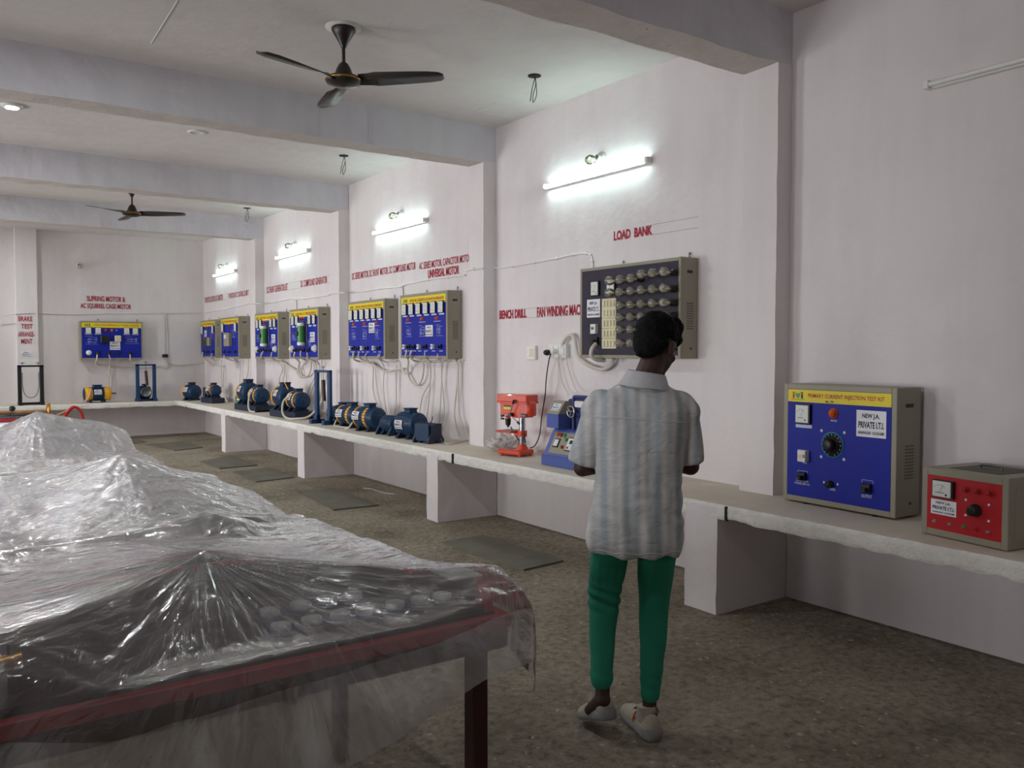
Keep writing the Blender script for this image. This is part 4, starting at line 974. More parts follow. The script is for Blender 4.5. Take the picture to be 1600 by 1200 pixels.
# motor in corner
t = mthing('plain blue motor with yellow rear ring in the bench corner', (3.98, 16.05), -68)
motor_parts(t, .28, .125, 0, 0, bands=((.02, .14),), stick=(.12, 20))
t = mthing('small blue and yellow motor on a dark steel base under the grey-unit panel', (4.12, 15.2), -84)
MB().cbox(-.02, .46, -.12, .12, 0, .09, M_motord, .008).build('base_frame', t)
motor_parts(t, .30, .095, .12, 0, .215, bands=((.05, .16), (.60, .74)), stick=(.23, 22))
MB().cyl((-.05, 0, .2), (.10, 0, .2), .045, n=16, m=M_motor).cbox(-.08, .0, -.06, .06, .09, .26, M_motor, .01).build('coupling', t)
MB().tube([(.3, .05, .3), (.42, .08, .22), (.5, .1, .1), (.52, .14, .02), (.4, .2, .012)], .010, M_hose, 8).build('cable', t)
def genset(lab, y0, x):
    t = thing('generator_set', lab, 'generator set', (x, y0, Z), R(-88), 'coupled motor and generator sets on the bench')
    b = MB()
    for y in (-.15, .11): b.cbox(0, .88, y, y+.04, 0, .085, M_motord, .006)
    for xx in (0, .42, .82): b.cbox(xx, xx+.05, -.13, .13, .02, .085, M_motord, .004)
    b.cbox(0, .88, -.15, .15, .078, .09, M_motord, .003); b.build('base_frame', t)
    motor_parts(t, .33, .145, .04, 0, .265, bands=((.02, .13),), stick=(.2, 22))
    motor_parts(t, .34, .115, .48, 0, .235, bands=((.06, .16), (.60, .76)), stick=(.60, 25))
    MB().cyl((.36, 0, .255), (.50, 0, .255), .04, n=16, m=M_steel).build('coupling', t)
    return t
t = genset('coupled motor and generator set, the far one beside the green bottle', 13.12, 4.10)
MB().tube([(.62, -.10, .3), (.68, -.16, .22), (.76, -.2, .08), (.86, -.21, .02), (.98, -.19, .012)], .013, M_hose, 8).build('cable', t)
t = genset('coupled motor and generator set, the near one beside the blue upright frame', 11.52, 4.10)
MB().tube([(.62, -.11, .3), (.56, -.17, .22), (.60, -.2, .08), (.74, -.2, .014), (.92, -.15, .014), (1.02, .0, .05), (1.04, .16, .25), (1.02, .24, .6)], .014, M_hose, 8).build('cable', t)
MB().tube([(.2, 0, .45), (.3, -.05, .47), (.42, -.08, .44), (.5, -.08, .38)], .006, M_myel, 6).build('wire', t)
def brake_stand(lab, loc, rz, m, spring, motor_, w=.34, h=.64):
    t = thing('brake_stand', lab, 'brake stand', loc, R(rz), 'spring balance brake frames on the benches')
    f = MB()
    for x in (0, w-.06): f.cbox(x, x+.06, -.02, .02, 0, h, m, .003).cbox(x+.0, x+.06, -.1, .1, 0, .05, m, .003).cbox(x, x+.06, -.03, .03, 0, .1, m, .003)
    f.cbox(0, w, -.02, .02, h-.03, h, m, .003).cbox(0, w, .05, .1, 0, .04, m, .003); f.build('frame', t)
    for x in ((w*.5,) if spring else (w*.2, w*.8)):
        MB().cyl((x, 0, h-.03), (x, 0, h+.05), .006, n=8, m=M_steel).cbox(x-.035, x+.035, -.006, .006, h+.03, h+.042, M_steel, .002).build('wing_screw', t)
    if spring:
        MB().cyl((w/2, 0, h-.03), (w/2, 0, h-.12), .005, n=8, m=M_steel).cyl((w/2, 0, h-.12), (w/2+.02, 0, h-.38), .024, n=14, m=mat('brown_spring_balance', (60, 34, 28), .5)).tube([(w/2+.02, 0, h-.38), (w/2+.03, 0, h-.42), (w/2+.03, 0, h-.5)], .004, M_white, 6).build('spring_balance', t)
    else:
        MB().tube([(.07, 0, h-.12), (.075, .0, .28), (.12, 0, .15), (w/2, 0, .12), (w-.12, 0, .15), (w-.075, 0, .28), (w-.07, 0, h-.12)], .005, M_wire, 6).build('brake_belt', t)
    if motor_:
        motor_parts(t, .22, .11, w/2-.11, .16, .15, feet=True, stick=None)
        MB().lathe([(0, 0), (.09, 0), (.09, .05), (.075, .05), (.07, .03), (0, .03)], (w/2, .02, .16), (0, -1, 0), 24, M_steel).build('brake_pulley', t)
    return t
brake_stand('blue upright brake frame with spring balance beside the generator sets', (4.02, 10.0, Z), -82, M_stblue, True, False, .36, .66)
t = mthing('blue motor with grey drum standing behind the blue upright frame', (4.20, 9.82), -80)
motor_parts(t, .30, .10, .02, 0, bands=()); MB().cyl((-.08, 0, .13), (.02, 0, .13), .085, n=20, m=M_steel).build('brake_drum', t)
brake_stand('blue upright brake frame with a motor on the far bench', (3.13, 16.15, Z), 0, M_stblue, True, True, .34, .66)
brake_stand('black upright brake frame with slack belt before the lettered column', (1.30, 16.05, Z), 0, mat('black_enamel', (24, 24, 28), .4), False, False, .38, .66)
t = mthing('blue motor with yellow hoops and white sticker, left of the near pair', (4.10, 9.36), -78)
motor_parts(t, .36, .112, 0, 0, bands=((.04, .10), (.52, .64)), stick=(.07, 12)); MB().tube([(.02, -.11, .08), (.04, -.15, .02), (.14, -.16, .012), (.30, -.14, .012)], .010, M_hose, 8).build('cable', t)
t = mthing('blue motor with yellow hoops and white sticker, right of the near pair', (4.08, 8.84), -78)
motor_parts(t, .36, .118, 0, 0, bands=((.04, .10), (.52, .64)), stick=(.07, 12)); MB().tube([(.02, -.12, .09), (.0, -.16, .03), (-.06, -.17, .012)], .010, M_hose, 8).build('cable', t)
t = mthing('small open-framed blue motor behind the large plain blue one', (4.10, 8.26), -84)
motor_parts(t, .24, .085, 0, 0, box=False)
a_ = MB()
for x in (-.02, .22): a_.prism([(-.11, 0), (-.04, 0), (0, .05), (.04, 0), (.11, 0), (.10, .03), (.05, .12), (.05, .15), (-.05, .15), (-.05, .12), (-.10, .03)], x, x+.025, M_motor, 'x')
a_.build('end_bracket', t)
t = mthing('large plain blue motor with box on top on the bench edge', (4.08, 7.85), -80)
motor_parts(t, .33, .118, 0, 0, stick=(.12, -2))
t = mthing('smallest dark blue motor with finned body and loose leads', (4.04, 7.32), -80)
motor_parts(t, .19, .078, 0, 0, box=False)
a_ = MB()
for x in (-.03, .19): a_.prism([(-.10, 0), (-.03, 0), (0, .03), (.03, 0), (.10, 0), (.10, .03), (.06, .10), (.06, .17), (.03, .19), (-.03, .19), (-.06, .17), (-.06, .10), (-.10, .03)], x, x+.03, M_motord, 'x')
for q in range(4): a_.box(-.01, .20, -.085+q*.052, -.073+q*.052, .02, .185, M_motor)
a_.build('end_bracket', t)
MB().tube([(.1, .02, .18), (.12, .03, .22), (.1, .05, .25)], .004, M_wire, 6).tube([(.2, .02, .06), (.28, .0, .05), (.34, -.02, .012)], .004, M_steel, 6).build('lead', t)
tag(MB().tube([P(u, v, z=BT+.008) for u, v in ((692, 690), (700, 694), (720, 690), (738, 686))], .006, M_hose, 6).build('cable'), 'thin cream cable lying on the bench beside the smallest motor', 'cable')
tag(MB().tube([P(u, v, z=BT+.008) for u, v in ((1068, 740), (1085, 742), (1098, 747))], .004, M_wire, 6).build('cable'), 'thin black cable lying on the bench right of the man', 'cable')
# bottle
t = thing('bottle', 'squat clear bottle with green liquid on the bench', 'bottle', (4.26, 13.75, Z))
MB().lathe([(0, 0), (.09, 0), (.10, .02), (.10, .16), (.05, .26), (.03, .32), (.03, .36)], (0, 0, 0), (0, 0, 1), 20, M_bottle).build('glass', t)
MB().lathe([(0, .004), (.09, .004), (.094, .02), (.094, .13), (0, .13)], (0, 0, 0), (0, 0, 1), 20, M_greenl).build('liquid', t)

# ------------------------------------------------------------------ sockets, bag, drill, winding machine
p = P(833, 551, x=XR)
t = thing('wall_switch', 'square white single switch box on the wall right of the bench drill', 'switch', p, R(-90))
MB().cbox(-.065, .065, -.03, 0, -.062, .062, M_white, .005).build('box', t); MB().cbox(-.04, .0, -.036, -.028, -.035, .035, M_white, .003).build('rocker', t)
MB().cbox(.01, .045, -.033, -.028, -.035, .035, M_cream, .002).build('socket', t)
p = P(876, 549, x=XR)
t = thing('socket_outlet', 'white twin socket box with plugs beside the lamp panel', 'socket', p, R(-90))
MB().cbox(-.115, .125, -.045, 0, -.055, .06, M_white, .006).build('box', t)
for x in (-.07, .0, .075): MB().cbox(x-.028, x+.028, -.052, -.043, -.04, .045, M_white, .003).build('socket', t)
pl = MB().lathe([(.024, 0), (.026, .03), (.018, .05), (0, .052)], (-.10, -.045, -.01), (0, -1, 0), 14, M_black).build('plug', t, label='black plug')
MB().lathe([(.022, 0), (.024, .03), (.016, .05), (0, .052)], (.0, -.048, .0), (0, -1, 0), 14, M_white).build('plug', t, label='white plug')
bpy.context.view_layer.update(); Mi = t.matrix_world.inverted()
def cabl(pts, r, m, nm='cable'): MB().tube([Mi @ q for q in pts], r, m, 8, 6).build(nm, t)
cabl(W_([(861, 553, 4.37), (858, 562, 4.38), (855, 580), (853, 598), (852, 615), (849, 635), (846, 655), (843, 680), (836, 696), (828, 700)], 4.40), .005, M_wire)
cabl(W_([(873, 552, 4.37), (873, 565), (878, 595), (886, 612), (888, 617, 4.32)], 4.41), .004, M_hose)
cabl(W_([(873, 552, 4.37), (872, 570), (872, 600), (864, 625), (861, 650)], 4.43), .003, M_hose)
cabl(W_([(884, 555, 4.4), (888, 575), (896, 600), (902, 613, 4.36)], 4.41), .004, M_hose)

def drill():
    # local: front towards -y, base centre at origin
    t = thing('bench_drill', 'orange bench drill press with steel column on the bench', 'drill press', (4.165, 5.93, Z), R(-88)+R(0))
    # in the photograph the drill faces left along the bench: local +x is the side shown to the room
    t.rotation_euler.z = R(-76)
    b = MB()
    b.cbox(-.10, .16, -.10, .09, .012, .055, M_orange, .01)
    for x in (-.085, .12):
        for y in (-.085, .055): b.cbox(x, x+.03, y, y+.03, 0, .02, M_orange, .003)
    b.build('base', t)
    MB().cbox(-.085, .03, -.075, .065, .054, .058, M_steel, .001).build('base_plate', t)
    MB().lathe([(.055, 0), (.05, .02), (.036, .035), (.036, .05)], (.10, 0, .05), (0, 0, 1), 24, M_orange).build('column_collar', t)
    MB().cyl((.10, 0, .06), (.10, 0, .46), .027, n=28, m=M_chrome).build('column', t)
    h = MB()
    h.prism([(-.10, .335), (-.10, .40), (-.105, .455), (.20, .455), (.20, .375), (.175, .33), (.06, .325), (-.02, .345)], -.055, .055, M_orange, 'y')
    h.cbox(-.095, -.02, -.045, .045, .33, .40, M_orange, .01)
    h.lathe([(0, 0), (.05, 0), (.055, .01), (.055, .10), (.04, .125), (0, .13)], (.185, 0, .345), (0, 0, 1), 24, M_orange)
    head = h.build('head', t)
    MB().cbox(-.125, .215, -.078, .078, .455, .525, M_orange, .012, 2).cbox(-.128, .218, -.081, .081, .448, .462, M_orange, .003).build('belt_cover', t)
    MB().cbox(.07, .10, -.084, -.078, .47, .482, M_black, .002).build('latch', t)
    sticker_mb(0, 0, .085, .07, 0).xf(Matrix.Translation((-.126, .03, .455)) @ Matrix.Rotation(R(-90), 4, 'Z')).build('sticker', t)
    MB().cbox(-.062, .02, -.0575, -.054, .395, .43, M_yel, .001).cbox(-.062, .02, -.058, -.055, .415, .43, M_black, .001).build('caution_plate', t)
    MB().cbox(-.103, -.098, -.04, .02, .34, .43, M_cream, .001).build('scale_plate', t)
    MB().cyl((-.06, 0, .345), (-.06, 0, .30), .022, n=18, m=M_orange).cyl((-.06, 0, .31), (-.06, 0, .255), .026, .022, 18, M_black).cyl((-.06, 0, .255), (-.06, 0, .235), .016, .008, 14, M_steel).build('chuck', t)
    MB().cyl((-.115, -.02, .31), (-.115, -.02, .42), .004, n=8, m=M_steel).ball((-.115, -.02, .42), .009, M_reds, 10).cbox(-.125, -.09, -.03, -.01, .30, .315, M_black, .003).build('depth_stop', t)
    hub = Vector((.035, -.085, .352)); hd = MB().cyl((.035, -.05, .352), (.035, -.095, .352), .017, n=16, m=M_black)
    for a in (65, -30, 188):
        d = Vector((math.cos(R(a)), -.12, math.sin(R(a)))).normalized(); e = hub+d*(.13 if a != 188 else .08)
        hd.cyl(hub, e, .0045, n=8, m=M_chrome).cyl(e-d*.02, e+d*.012, .010, .009, 12, M_black)
    hd.build('feed_handle', t)
    MB().cbox(.13, .20, -.062, -.055, .335, .365, M_black, .003).cbox(.14, .155, -.066, -.06, .34, .358, M_steel, .002).cbox(.165, .18, -.066, -.06, .34, .358, M_steel, .002).build('switch', t)
    w_ = MB().cbox(-.125, .055, -.095, .085, .195, .212, M_orange, .006).cbox(-.11, .04, -.08, .07, .2115, .2145, M_steel, .001)
    w_.cyl((.10, 0, .165), (.10, 0, .215), .042, n=24, m=M_orange).cbox(.03, .10, -.035, .035, .168, .20, M_orange, .008)
    w_.build('work_table', t)
    MB().cyl((.13, -.03, .19), (.165, -.05, .185), .009, n=10, m=M_black).cyl((.16, -.05, .192), (.185, -.06, .12), .007, n=10, m=M_black).build('clamp_lever', t)
    MB().tube([(-.03, -.0, .24), (.0, .0, .2), (.02, .05, .12), (.03, .07, .06), (.06, .09, .03), (.10, .10, .01)], .005, M_wire, 6).build('power_cord', t)
drill()
def bag():
    rnd = random.Random(3); bm = bmesh.new(); bmesh.ops.create_icosphere(bm, subdivisions=4, radius=1)
    for v in bm.verts:
        q = v.co.copy(); n_ = noise.fractal(q*1.8, .9, 2.1, 4); v.co = Vector((q.x*.13, q.y*.10, max(0, (q.z*.5+.5)*.13)))*(1+.55*n_)
        if v.co.z < 0: v.co.z = 0
    mb = MB(); bm.verts.index_update(); mb.add([v.co for v in bm.verts], [tuple(v.index for v in f.verts) for f in bm.faces], M_bag, True); bm.free()
    t = thing('polythene_bag', 'crumpled clear polythene bag of small parts against the column foot', 'bag', (4.27, 6.26, Z))
    mb.build('bag_film', t)
    c = MB().tube([(-.08, -.02, .03), (0, -.05, .05), (.06, .02, .03), (0, .05, .06), (-.06, .02, .04), (0, -.02, .02)], .006, M_hose, 6)
    c.cyl((-.06, -.04, .09), (-.04, -.05, .10), .016, n=12, m=M_steel).cyl((-.02, .0, .09), (.0, -.01, .10), .016, n=12, m=M_steel); c.build('small_part', t)
bag()
def winder():
    # local: x along the bench towards the viewer, -y towards the room, +y to the wall
    t = thing('winding_machine', 'blue fan winding machine with sloping control face, partly behind the man', 'winding machine', (4.0, 5.31, Z), R(-90))
    w, d = .60, .40
    b = MB(); b.prism([(0, 0), (d, 0), (d, .285), (.15, .285), (.12, .27), (.02, .08), (0, .07)], 0, w, M_wblue, 'x'); b.build('cabinet', t)
    # sloped face plate between (y .03,z .09) and (y .115,z .255)
    A, Bv = Vector((0, .028, .095)), Vector((0, .112, .256)); sl = (Bv-A).normalized(); nrm = Vector((0, -sl.z, sl.y))
    ang = math.atan2(sl.y, sl.z); L = (Bv-A).length
    M = Matrix.Translation(A + nrm*.004) @ Matrix.Rotation(-ang, 4, 'X')
    MB().cbox(.05, w-.05, 0, .006, 0, L, M_olive, .002).xf(M).build('face_plate', t, label='beige face plate')
    def on(mb, nm, lab=None): mb.xf(M).build(nm, t, label=lab)
    for x, m_ in ((.09, M_amber), (.135, M_redlens), (.18, M_greenb)): on(MB().lathe([(.016, 0), (.016, .006), (.012, .012), (0, .014)], (x, 0, L*.86), (0, -1, 0), 16, m_), 'push_button')
    on(MB().lathe([(.014, 0), (.014, .006), (.011, .012), (0, .014)], (.215, 0, L*.68), (0, -1, 0), 16, M_greenb), 'push_button')
    on(MB().lathe([(.014, 0), (.014, .006), (.011, .012), (0, .014)], (.20, 0, L*.32), (0, -1, 0), 16, M_redlens), 'push_button')
    on(MB().cbox(.08, .145, -.008, .002, L*.28, L*.68, M_black, .002).cbox(.087, .138, -.010, -.006, L*.33, L*.63, M_dial, .001), 'meter')
    c = MB().cbox(.24, .42, -.008, .002, L*.18, L*.80, M_black, .003).cbox(.247, .413, -.010, -.006, L*.22, L*.76, M_dial, .002).cbox(.275, .32, -.012, -.009, L*.5, L*.66, M_blackp, .001)
    for i in range(4): c.cbox(.26+i*.036, .28+i*.036, -.013, -.009, L*.27, L*.36, (M_redlens, M_dial, M_wblue, M_wblue)[i], .001)
    on(c, 'counter')
    # headstock
    hs = MB(); hs.prism([(.14, .285), (.36, .285), (.36, .50), (.30, .51), (.26, .51), (.14, .40)], .03, .17, M_wblued, 'x')
    hs.build('headstock', t)
    hA, hB = Vector((0, .14, .40)), Vector((0, .26, .51)); s2_ = (hB-hA).normalized(); an = math.atan2(s2_.y, s2_.z); n2 = Vector((0, -s2_.z, s2_.y))
    MB2 = Matrix.Translation(hA+n2*.003) @ Matrix.Rotation(-an, 4, 'X')
    # tower: blue lower box with olive sloping hood on the left
    MB().cbox(.0, .15, .05, .17, .29, .40, M_wblue, .004).build('hood_base', t)
    hd = MB(); hd.prism([(.05, .40), (.17, .40), (.17, .50), (.12, .50)], .0, .15, M_olive, 'x'); hd.build('hood', t)
    hA = Vector((0, .05, .40)); hB = Vector((0, .12, .50)); s2_ = (hB-hA).normalized(); an = math.atan2(s2_.y, s2_.z); n2 = Vector((0, -s2_.z, s2_.y))
    sticker_mb(.035, .03, .095, .065, 0).xf(Matrix.Translation(hA+n2*.002) @ Matrix.Rotation(-an, 4, 'X')).build('sticker', t)
    MB().cyl((.16, .15, .44), (.25, .15, .44), .012, n=14, m=M_chrome).cyl((.16, .15, .44), (.185, .15, .44), .022, n=14, m=M_white).cyl((.185, .15, .44), (.21, .15, .44), .02, n=14, m=M_black).build('spindle', t)
    fr = MB().tube([(.23, .14, .285), (.23, .14, .50), (.235, .14, .53), (.26, .14, .54), (.5, .14, .54), (.53, .14, .53), (.54, .14, .5), (.54, .14, .285)], .014, M_wblued, 10, 4)
    fr.cbox(.24, .53, .15, .17, .29, .53, M_wblued, .004).build('carriage_frame', t)
    MB().cbox(.27, .50, .11, .15, .46, .51, M_white, .006).build('guide_block', t)
    hw = MB(); c_ = Vector((.255, .09, .425))
    hw.tube([c_+Vector((.042*math.cos(R(a)), 0, .042*math.sin(R(a)))) for a in range(0, 361, 20)], .006, M_chrome, 8, 2)
    for a in (20, 140, 260): hw.cyl(c_, c_+Vector((.04*math.cos(R(a)), 0, .04*math.sin(R(a)))), .005, n=8, m=M_chrome)
    hw.cyl(c_, c_+Vector((0, .05, 0)), .01, n=12, m=M_chrome); hw.build('hand_wheel', t)
winder()

# ------------------------------------------------------------------ rubber mats
def rmat(c, lab):
    vs = []; n = 8; c = [Vector((a, b, 0)) for a, b in c]
    for k, z in ((0, .014), (1, .0005)):
        for i in range(n+1):
            for j in range(n+1):
                s_, t_ = i/n, j/n; p = c[0].lerp(c[1], s_).lerp(c[3].lerp(c[2], s_), t_)
                q = noise.noise(p*3)*.012
                vs.append((p.x+q, p.y+q, z+(max(0, noise.noise(p*4))*.008 if (k == 0 and (i in (0, n) or j in (0, n))) else 0)))
    N = (n+1)**2; fs = []
    for i in range(n):
        for j in range(n):
            a = i*(n+1)+j; fs += [(a, a+1, a+n+2, a+n+1), (N+a, N+a+n+1, N+a+n+2, N+a+1)]
    per = [i for i in range(n+1)]+[(i+1)*(n+1)-1 for i in range(1, n+1)]+[N-1-i for i in range(1, n+1)]+[N-1-n-i*(n+1) for i in range(1, n)]
    for a, b in zip(per, per[1:]+per[:1]): fs.append((a, b, N+b, N+a))
    o = MB().add(vs, fs, M_rubber).build('rubber_mat'); tag(o, lab, 'mat', 'grey rubber mats on the floor before the bench')
rmat([(3.414, 5.838), (3.865-.03, 5.897), (3.84, 4.831), (3.445, 4.78)], 'grey rubber floor mat nearest the man')
rmat([(3.372, 8.919), (3.78, 8.884), (3.724, 7.642), (3.256, 7.68)], 'grey rubber floor mat below the small blue motors')
rmat([(3.246, 10.867), (3.73, 10.9), (3.718, 9.95), (3.213, 9.86)], 'grey rubber floor mat touching the third pier, nearer one of two')
rmat([(3.16, 12.147), (3.714, 12.549), (3.698, 11.287), (3.19, 11.264)], 'grey rubber floor mat just beyond the one at the third pier')
rmat([(3.0, 14.85), (3.631, 15.0), (3.666, 13.891), (3.2, 13.715)], 'grey rubber floor mat under the far corner, right of two')
rmat([(2.5, 15.75), (3.1, 15.8), (3.1, 15.25), (2.5, 15.2)], 'grey rubber floor mat deepest under the far corner')
tag(MB().tube([P(u, v, z=.004) for u, v in ((568, 763), (580, 764), (592, 768), (605, 771), (617, 772))], .008, M_bag, 6).build('plastic_scrap'), 'pale strip of torn plastic on the floor under the bench', 'scrap')

# ------------------------------------------------------------------ tables under plastic
def table(name_lab, x0, x1, y0, y1, h, rim=M_reds, top=M_console):
    t = thing('work_table', name_lab, 'table', ((x0+x1)/2, (y0+y1)/2, 0), 0, 'steel work tables under plastic')
    w, d = (x1-x0)/2, (y1-y0)/2
    MB().box(-w+.02, w-.02, -d+.02, d-.02, h-.03, h, top).build('tabletop', t)
    r = MB().cbox(-w, w, -d, -d+.03, h-.022, h+.014, rim, .003).cbox(-w, w, d-.03, d, h-.022, h+.014, rim, .003)
    r.cbox(-w, -w+.03, -d+.028, d-.028, h-.022, h+.014, rim, .003).cbox(w-.03, w, -d+.028, d-.028, h-.022, h+.014, rim, .003); r.build('rim', t, label='red rim')
    for y0_, y1_ in ((-d+.006, -d+.05), (d-.05, d-.006)): MB().cbox(-w+.01, w-.01, y0_, y1_, h-.080, h-.022, M_maroon, .003).build('frame_rail', t)
    for x in (-w+.045, w-.095):
        for y in (-d+.035, d-.085):
            MB().cbox(x, x+.05, y+.02, y+.07, 0, h-.07, M_maroon, .003).build('leg', t)
    return t
TA = table('red-rimmed steel table nearest the viewer under the plastic', -1.55, 1.345, 1.92, 3.0, .80)
TB = table('steel table under the plastic in the middle of the row', -1.4, 1.38, 3.5, 5.15, .74)
TC = table('steel table under the plastic, third in the row', -.2, 1.42, 7.0, 9.0, .70)
# contents of the nearest table
t = thing('trainer_console', 'dark sloping console board with red cheek on the nearest table', 'console', (.2, 2.3, .815))
MB().box(-.1, 1.08, -.33, .30, 0, .012, M_console).build('base_plate', t)
O_ = Vector((.2, 2.3, .815))
def slab3(pts, th, m, nm):
    pts = [Vector(p)-O_ for p in pts]; nn = (pts[1]-pts[0]).cross(pts[-1]-pts[0]).normalized()*th; n = len(pts)
    return MB().add(pts+[p+nn for p in pts], [tuple(range(n)), tuple(range(n, 2*n))[::-1]]+[(i, (i+1) % n, n+(i+1) % n, n+i) for i in range(n)], m).build(nm, t)
slab3([(.30, 1.975, .830), (1.27, 1.975, .830), (1.27, 2.03, .845), (.62, 2.29, .888)], .004, M_console, 'sloping_board')
slab3([(.14, 2.03, .83), (.60, 2.375, .83), (.60, 2.375, .965), (.14, 2.03, .935)], -.01, M_console, 'rear_screen')
slab3([(.63, 2.375, .83), (1.27, 2.08, .83), (1.27, 2.08, .885), (.63, 2.375, .955)], -.01, M_console, 'rear_screen')
MB().prism([(-.33, 0), (.1, 0), (.1, .02), (-.05, .07), (-.27, .085), (-.32, .04)], 1.085, 1.115, M_reds, 'x').build('side_cheek', t, label='red side cheek')
MB().cbox(1.02, 1.118, -.27, -.13, .083, .090, M_dial, .002).build('top_ledge', t)
MB().cyl((.42, .07, .05), (.42, .07, .175), .012, n=10, m=M_steel).build('post', t)
MB().cbox(.3, .75, .04, .06, .09, .11, M_black, .004).build('cross_bar', t)
sp = None; k = 0
rnd = random.Random(5)
for i in range(7):
    for j in range(2 if i < 5 else 1):
        x = .72+i*.078+rnd.uniform(-.006, .006); ymax = 2.03+(1.27-x)/.65*.26; y = 2.035+j*.085
        if y > ymax-.02: continue
        z = .838+(y-1.975)/(ymax-1.975)*.05*min(1, (1.27-x)/.5+.15)
        if sp is None:
            sp = thing('coil_spool', 'white spool with navy flange, one of the cluster under the nearest plastic', 'spool', (x, y, z), 0, 'white and navy spools on the nearest table')
            MB().lathe([(0, 0), (.043, 0), (.043, .007), (0, .007)], (0, 0, 0), (0, 0, 1), 20, M_navysp).build('flange', sp)
            MB().lathe([(.026, .006), (.026, .022), (.016, .023), (.014, .02), (0, .02)], (0, 0, 0), (0, 0, 1), 20, M_white).build('core', sp)
            continue
        c = copy_tree(sp); c.location = (x, y, z)
o = MB().cbox(-.11, .11, -.08, .08, 0, .006, M_paper, .001).build('paper_pad', None, (.50, 2.06, .829), R(20)); tag(o, 'beige paper pad under the nearest plastic', 'paper')
t = thing('brass_motor', 'orange brass fitting at the left edge under the plastic', 'fitting', (.02, 2.02, .81))
MB().lathe([(0, 0), (.05, 0), (.05, .03), (.03, .04), (.03, .12), (.045, .13), (.045, .15), (0, .155)], (0, 0, 0), (0, 0, 1), 20, M_orange).cyl((0, 0, .08), (.14, .02, .09), .018, n=12, m=M_brass).build('body', t)
o = MB().cbox(-.45, .0, -.15, .2, 0, .07, M_pink, .01).build('equipment_box', None, (.1, 2.75, .815)); tag(o, 'pinkish equipment box under the nearest plastic at the left', 'box')
o = MB().cbox(-.25, .25, -.12, .12, 0, .03, M_teal, .01).build('equipment_box', None, (1.05, 3.75, .755)); tag(o, 'teal equipment box under the middle plastic near the edge', 'box')
o = MB().cbox(-.18, .18, -.2, .2, 0, .03, M_teal, .01).build('equipment_box', None, (1.15, 4.3, .755)); tag(o, 'teal equipment box under the middle plastic, farther along', 'box')
o = MB().cbox(-.3, .3, -.09, .09, 0, .15, mat('grey_blue_box', (110, 118, 136), .5), .02).build('equipment_box', None, (.62, 4.62, .755)); tag(o, 'grey-blue equipment box holding up the middle plastic peak', 'box')
o = MB().cbox(-.10, .10, -.08, .08, 0, .032, M_reds, .01).build('equipment_box', None, (1.24, 4.98, .755)); tag(o, 'red equipment box at the far corner of the middle table', 'box')
o = MB().cbox(-.3, .3, -.07, .07, 0, .15, mat('pale_grey_box', (150, 156, 158), .5), .02).build('equipment_box', None, (.92, 8.05, .715)); tag(o, 'pale grey equipment box under the third plastic', 'box')

